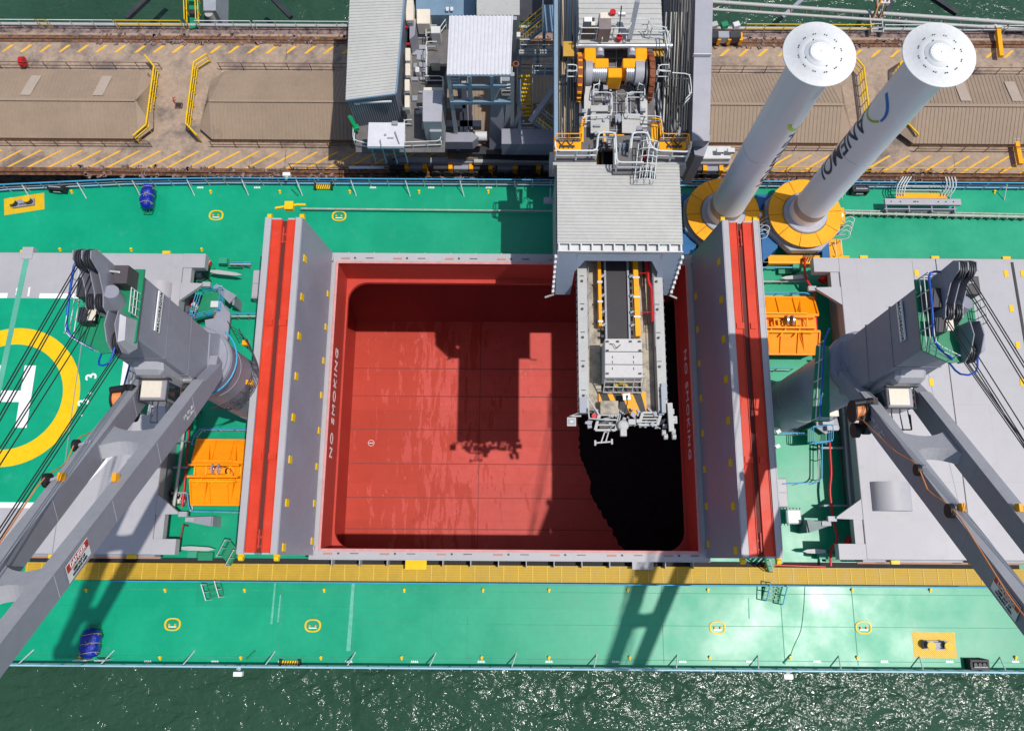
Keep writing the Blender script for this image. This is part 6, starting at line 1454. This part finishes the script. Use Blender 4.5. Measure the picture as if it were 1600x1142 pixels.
for k in range(6):
    c = c0 + V(-.05 * k, -.42 * k, .0 - .1 * k); m.path([c + V(-.55, .0, 0), c + V(-.50, -.05, .6), c + V(0, -.1, .85), c + V(.5, -.05, .6), c + V(.55, 0, 0)], .03, 5, .15)
for x in (-.55, -.3, 0, .3, .55): zz = .85 - abs(x) * .9; m.tube(c0 + V(x, 0, max(0, zz)), c0 + V(x - .25, -2.1, max(0, zz) - .5), .028, 5)
m.build('ladder_cage', RAILW, LD)
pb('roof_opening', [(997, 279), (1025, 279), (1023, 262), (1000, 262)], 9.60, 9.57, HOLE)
m = MB()
for k in range(7): a, b = W(999 + k * 4, 279, 9.66), W(1002 + k * 3.6, 262, 9.66); m.tube(a, b, .025, 5)
m.build('opening_bar', RAILW, LD)
m = MB()
for k in range(30):
    px, py = rg.choice((rg.uniform(872, 925), rg.uniform(1015, 1060))), rg.uniform(250, 262); m.cb(W(px, py, 8.2), (rg.uniform(.05, .3), rg.uniform(.05, .2), .2), rg.uniform(0, 3))
split(m, 'tension_gear', LOADG, LD)
for k in range(3): lb('hydraulic_leg', W(966 + k * 6, 262, 8.7), W(969 + k * 6, 225, 10.2), .12, .12, (LOADG, LOADB, DARK)[k])
lb('tilt_strut', W(996, 222, 9.0), W(999, 200, 10.5), .3, .25, CRANE)

# ---- machinery house on its platform
zp = 1.5
pb('machine_platform', [(556, 238), (695, 238), (706, -60), (560, -60)], zp, zp - .15, GRATE)
zt = 4.9
A, B, C_, D_ = W(540, 156, zt), W(619, 146, zt), W(637, -60, zt), W(549, -60, zt)
m = MB(); m.prism([A + V(.12, .1, 0), B + V(-.1, .1, 0), C_, D_ + V(.1, 0, 0)], zp, zt - .05); mh = m.build('machinery_house', mat('slate_cladding', (.12, .14, .18), .55, var=.12, scale=1), LD)
m = MB(); m.corr(A, D_, C_, B, 46, .045); m.build('house_roof', ROOF, mh)
m = MB(); m.beam(A - V(0, .03, .05), B - V(0, .03, .05), .08, .14); m.beam(B, C_, .10, .12); m.build('gutter', LOADB, mh)
m = MB()
for k in range(22): p = (A + V(.12, .07, 0)).lerp(B + V(-.1, .07, 0), k / 21); m.bx(p.x - .02, p.x + .02, p.y - .03, p.y, zp + .1, zt - .2)
split(m, 'cladding_rib', LOADG, mh)
m = MB(); p, q_ = W(558, 161, 4.2), W(612, 159, 4.2); m.beam(p, q_, .1, .12); m.cb(p, (.35, .2, .2)); m.build('floodlight_bar', RAILW, mh)
for i, (x0, y0, x1, y1, z_) in enumerate(((633, 75, 641, 95, 3.6), (633, 99, 641, 118, 3.6), (632, 124, 640, 142, 3.6), (632, 149, 640, 168, 3.6), (634, 0, 646, 32, 3.8))):
    o = pb('air_conditioner', rect(x0, y0, x1, y1), z_, z_ - .9, CREAM, bevel=.03)
    c = (W(x0, y1, z_) + W(x1, y1, z_)) / 2; q = MB(); q.cb(c - V(0, .02, .45), (.3, .03, .5)); q.build('fan_grille', LOADG, o)
pb('cabinet', [(640, 62), (648, 55), (650, 30), (640, 32)], 3.2, zp, CRANE); pb('air_unit', rect(651, 14, 672, 37), 3.2, 2.0, CREAM, bevel=.04)
m = MB(); c = W(662, 34, 2.6); m.tube(c + V(0, -.4, 0), c + V(0, -.42, 0), .3, 16); m.build('fan_grille', DARK, LD)
for k, (px, py) in enumerate(((634, 36), (634, 44), (638, 70))): c = W(px, py, 3.4); q = MB(); q.cb(c, (.22, .12, .2)); split(q, 'red_bell', REDP, LD)
# rails and hatch opening on the platform
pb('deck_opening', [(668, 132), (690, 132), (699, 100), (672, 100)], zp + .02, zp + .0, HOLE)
lrail([(668, 130), (668, 80), (684, 80)], zp); lrail([(668, 66), (684, 66), (698, 46)], zp); lrail([(668, 72), (668, 55), (684, 55)], zp); lrail([(666, 133), (694, 133), (694, 150), (694, 205)], zp)
pb('relay_box', rect(673, 41, 688, 52), zp + 1.2, zp, WHITE, bevel=.03); pb('relay_box', rect(673, 94, 686, 99), zp + .9, zp, CREAM); pb('relay_box', rect(649, 105, 655, 113), zp + .6, zp, WHITE)
m = MB()
for k in range(34): px, py = rg.uniform(644, 668), rg.uniform(40, 200); m.cb(W(px, py, zp + .05), (rg.uniform(.2, .7), rg.uniform(.1, .5), rg.uniform(.05, .3)))
split(m, 'deck_plate', LOADG, LD)
cbn = pb('electrical_cabinet', [(660, 190), (690, 190), (692, 141), (660, 141)], 4.0, zp, CRANE_P, bevel=.04)
pb('cabinet_duct', [(671, 206), (690, 206), (690, 194), (671, 194)], 3.0, zp, LOADG, bevel=.03); pb('cabinet_trim', rect(662, 137, 691, 143), 3.6, 2.4, CREAM)
# operator cabin
cb_ = pb('operator_cabin', rect(579, 194, 629, 221), 3.9, 3.0, LOADG)
a, b = W(574, 229, 4.0), W(633, 192, 4.0); m = MB(); m.bx(a.x, b.x, a.y, b.y, 3.92, 4.0); m.build('cabin_roof', ROOFW, cb_)
m = MB(); m.bx(a.x, b.x, a.y - .06, a.y, 3.75, 3.9)
for k in range(4): x = rr(a.x + .1, b.x - .15, k / 3); m.bx(x, x + .08, a.y + .22, a.y + .28, 1.3, 3.75)
m.build('cabin_frame', LOADB, cb_)
m = MB(); c = W(617, 193, 4.1); m.cb(c, (.35, .25, .15)); m.path([W(596, 230, 4.1), W(594, 218, 4.2)], .03); m.path([W(624, 225, 4.1), W(617, 205, 4.2)], .03); c = W(602, 211, 4.05); m.cb(c, (.14, .12, .06)); c = W(610, 216, 4.03); m.cb(c, (.4, .1, .04)); m.build('roof_aerial', CRANE, cb_)
lrail([(556, 192), (556, 230), (578, 236), (690, 232), (694, 205)], 1.3, h=1.0); lrail([(634, 232), (634, 200), (646, 200)], 1.3)
pb('cabin_floor', [(556, 236), (694, 236), (694, 228), (556, 228)], 1.2, 1.0, LOADP)
m = MB(); p, q_ = W(546, 182, 3.0), W(556, 200, 2.2); m.beam(p, q_, .22, .3); m.cb(q_, (.4, .3, .3), .3); tag_ = m.build('green_bracket', mat('bright_green', (.0, .35, .12), .4), LD)
m = MB(); p = W(605, 240, .8); q_ = W(612, 256, -3.5); m.beam(p, q_, .35, .3); m.beam(W(634, 238, .8), W(610, 252, -3), .2, .2); m.build('cabin_strut', CRANE, LD)
# ---- canopy tower
zc = 7.5
A, B, C_, D_ = W(698, 117, zc), W(798, 117, zc), W(802, 25, zc), W(702, 25, zc)
m = MB(); m.corr(A, B, C_, D_, 17, .05); m.build('canopy_roof', ROOFW, LD)
m = MB(); m.beam(A - V(0, 0, .08), B - V(0, 0, .08), .12, .12); m.beam(A - V(-.3, 0, 1.2), B - V(.3, 0, 1.2), .18, .3)
for u in (.35, .70): m.beam(A.lerp(B, u) - V(0, 0, .1), A.lerp(B, u) - V(0, 0, 3.0), .2, .2)
m.beam(A - V(0, 0, 3), B - V(0, 0, 3), .25, .3); m.build('canopy_frame', LOADB, LD)
for p in (A, B, C_, D_): 
    q = MB(); s = 1 if p.x < 0 else -1; q.beam(p + V(.1, .1 if p.y < 33 else -.1, -.1), V(p.x + .1, p.y, WZ), .25, .25); q.build('canopy_post', LOADG, LD)
lrail([(703, 132), (718, 132), (720, 118)], 3.8, h=.9, n=3); lrail([(783, 122), (783, 146), (799, 146), (800, 118)], 4.6, h=.9, n=3)
pb('small_platform', rect(703, 128, 719, 136), 3.8, 3.7, LOADB); pb('small_platform', rect(784, 118, 800, 150), 4.6, 4.5, GRATE)
# dark lower decks beneath canopy
for a, b, wd in (((695, 168), (728, 168), .5), ((725, 130), (728, 210), .35), ((733, 105), (736, 205), .3), ((694, 196), (752, 196), .5), ((722, 178), (722, 210), .3)): lb('lower_beam', W(*a, -1.0), W(*b, -1.0), wd, .5, CRANE_P)
pb('duct', [(694, 222), (738, 222), (748, 214), (738, 207), (694, 207)], .6, -.4, CRANE); m = MB(); c = W(752, 213, .2); m.tube(c + V(-.4, 0, 0), c + V(.4, 0, 0), .35, 14); m.build('motor', WHITE, LD)
# portal leg
m = MB(); a4 = [W(x, y, 5.2) for x, y in ((768, 125), (792, 125), (796, 112), (770, 112))]; b4 = [W(x, y, -3.2) for x, y in ((764, 252), (783, 252), (783, 240), (764, 240))]
m.box8(b4 + a4); m.build('portal_leg', CRANE, LD)
m = MB(); m.beam(W(775, 125, 5), W(800, 125, 5), .5, .5); m.beam(W(797, 130, 5), W(790, 215, -1), .35, .4); m.build('leg_brace', LOADG, LD)
lb('sill_beam', W(784, 222, .8), W(872, 222, .8), 1.15, 1.5, CRANE)
lb('knee_brace', W(786, 232, 0), W(815, 175, 2.0), .3, .3, LOADG); lb('knee_brace', W(830, 190, 2.5), W(866, 140, 4.5), .35, .35, CRANE)
lb('cross_tie', W(700, 238, -2.2), W(900, 243, -2.2), .6, .8, DARK)
# stairs between canopy and boom
def lstair(a, b, za, zb, wd, n_, mt, mr):
    A, B = W(*a, za), W(*b, zb); d = B - A; h = V(-d.y, d.x, 0).normalized() * wd / 2
    q = MB()
    for k in range(n_): c = A.lerp(B, (k + .5) / n_); q.beam(c - h, c + h, .16, .04)
    q.build('stair_tread', mt, LD)
    q = MB()
    for s in (-1, 1): q.beam(A + h * s, B + h * s, .08, .2); 
    q.build('stair_stringer', LOADB, LD)
    q = MB()
    for s in (-1, 1): q.rail([A + h * s, B + h * s], 1.0, 2, .8, .03, 0)
    q.build('stair_rail', mr, LD)
lstair((820, 184), (820, 116), -.5, 2.6, 1.0, 11, YEL, RAILW); lstair((812, 66), (848, 36), 5.0, 7.0, .9, 8, GRATE, YEL); lstair((836, 184), (864, 206), 2.0, .8, .8, 6, YEL, RAILW)
pb('landing', rect(811, 76, 868, 84), 5.0, 4.8, LOADP); pb('landing', rect(846, 8, 868, 50), 7.0, 6.9, LOADB); pb('landing', rect(832, 108, 868, 116), 3.0, 2.9, LOADB); pb('landing', rect(811, 184, 840, 208), .4, .3, GRATE)
lrail([(812, 78), (868, 78)], 5.0); lrail([(848, 52), (848, 8)], 7.0); lrail([(833, 118), (868, 118)], 3.0); lrail([(811, 206), (834, 206), (834, 186)], .4); lrail([(833, 108), (866, 108)], 3.0); lrail([(812, 96), (868, 96)], 4.0, LOADB)
for a, b in (((812, 70), (812, 208)), ((866, 0), (866, 215)), ((840, 84), (840, 110)), ((850, 50), (850, 76))): lb('blue_post', W(*a, 2.5), W(*b, 1.5), .2, .25, LOADB)
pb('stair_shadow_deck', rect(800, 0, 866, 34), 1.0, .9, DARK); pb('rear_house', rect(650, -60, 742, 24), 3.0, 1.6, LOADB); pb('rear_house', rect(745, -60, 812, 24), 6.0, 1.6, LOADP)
m = MB(); c = W(807, 56, 5.4); m.cb(c, (.5, .35, .25)); m.cb(W(818, 168, 0), (.35, .25, .3)); m.build('junction_box', WHITE, LD)
m = MB(); c = W(806, 100, 5.2); m.ring((c.x, c.y), .13, .22, 5.1, 5.2, n=16); m.build('lifebuoy', CHAIN, LD)
m = MB()
for px in (771, 778): c = W(px - 72 + 0, 15, 3.2); m.cb(c, (.2, .3, .1))
split(m, 'wall_box', WHITE, LD)
# bogies on the ship side rail
for k, px in enumerate((622, 650, 690, 722, 752, 790, 826, 862, 1085, 1110)):
    c = W(px, 262, -3.6); c.y = 28.6
    q = MB(); q.cb((c.x, 28.6, -3.7), (1.25, .62, .8)); bg_ = q.build('bogie', CRANE if k % 2 else DARK, LD, bevel=.05)
    for s in (-1, 1):
        q = MB(); q.tube((c.x + s * .42, 28.2, -4.0), (c.x + s * .42, 28.95, -4.0), .36, 18); q.build('wheel', DARK, bg_)
    q = MB(); q.cb((c.x + .70, 28.6, -3.6), (.30, .75, .9)); q.build('rail_guard', YELB, bg_)
for (x0, x1, y0, y1, z_, mm_) in ((602, 760, 246, 254, -2.9, CRANE), (740, 866, 240, 254, -2.6, LOADP), (728, 760, 232, 246, -2.3, CREAM), (1090, 1142, 228, 248, -2.4, WHITE), (1086, 1140, 246, 256, -2.9, CRANE)):
    pb('equaliser_beam', rect(x0, y0, x1, y1), z_, z_ - .5, mm_, bevel=.05)
pb('buffer_rail', rect(545, 260, 600, 264), -3.4, -3.6, STEEL)
for px in (1125, 1142): m = MB(); c = W(px, 236, -2.0); m.cb(c, (.5, .35, .3)); m.build('drive_motor', WHITE, LD)
# far side travel drive
for k, px in enumerate((1112, 1128, 1146)):
    c = W(px, 45, -3.8); q = MB(); q.cb((c.x, 40.05, -3.8), (.9, .6, .8)); b_ = q.build('bogie', (DARK, LOADG, DARK)[k], LD, bevel=.05); q = MB(); q.cb((c.x + .5, 40.0, -3.9), (.25, .7, .6)); q.build('rail_guard', YELB, b_)
    q = MB(); q.cb((c.x, 40.6, -3.1), (.5, .4, .4), .3); q.build('drive_motor', (LOADP, GREEN2, WHITE)[k], b_)
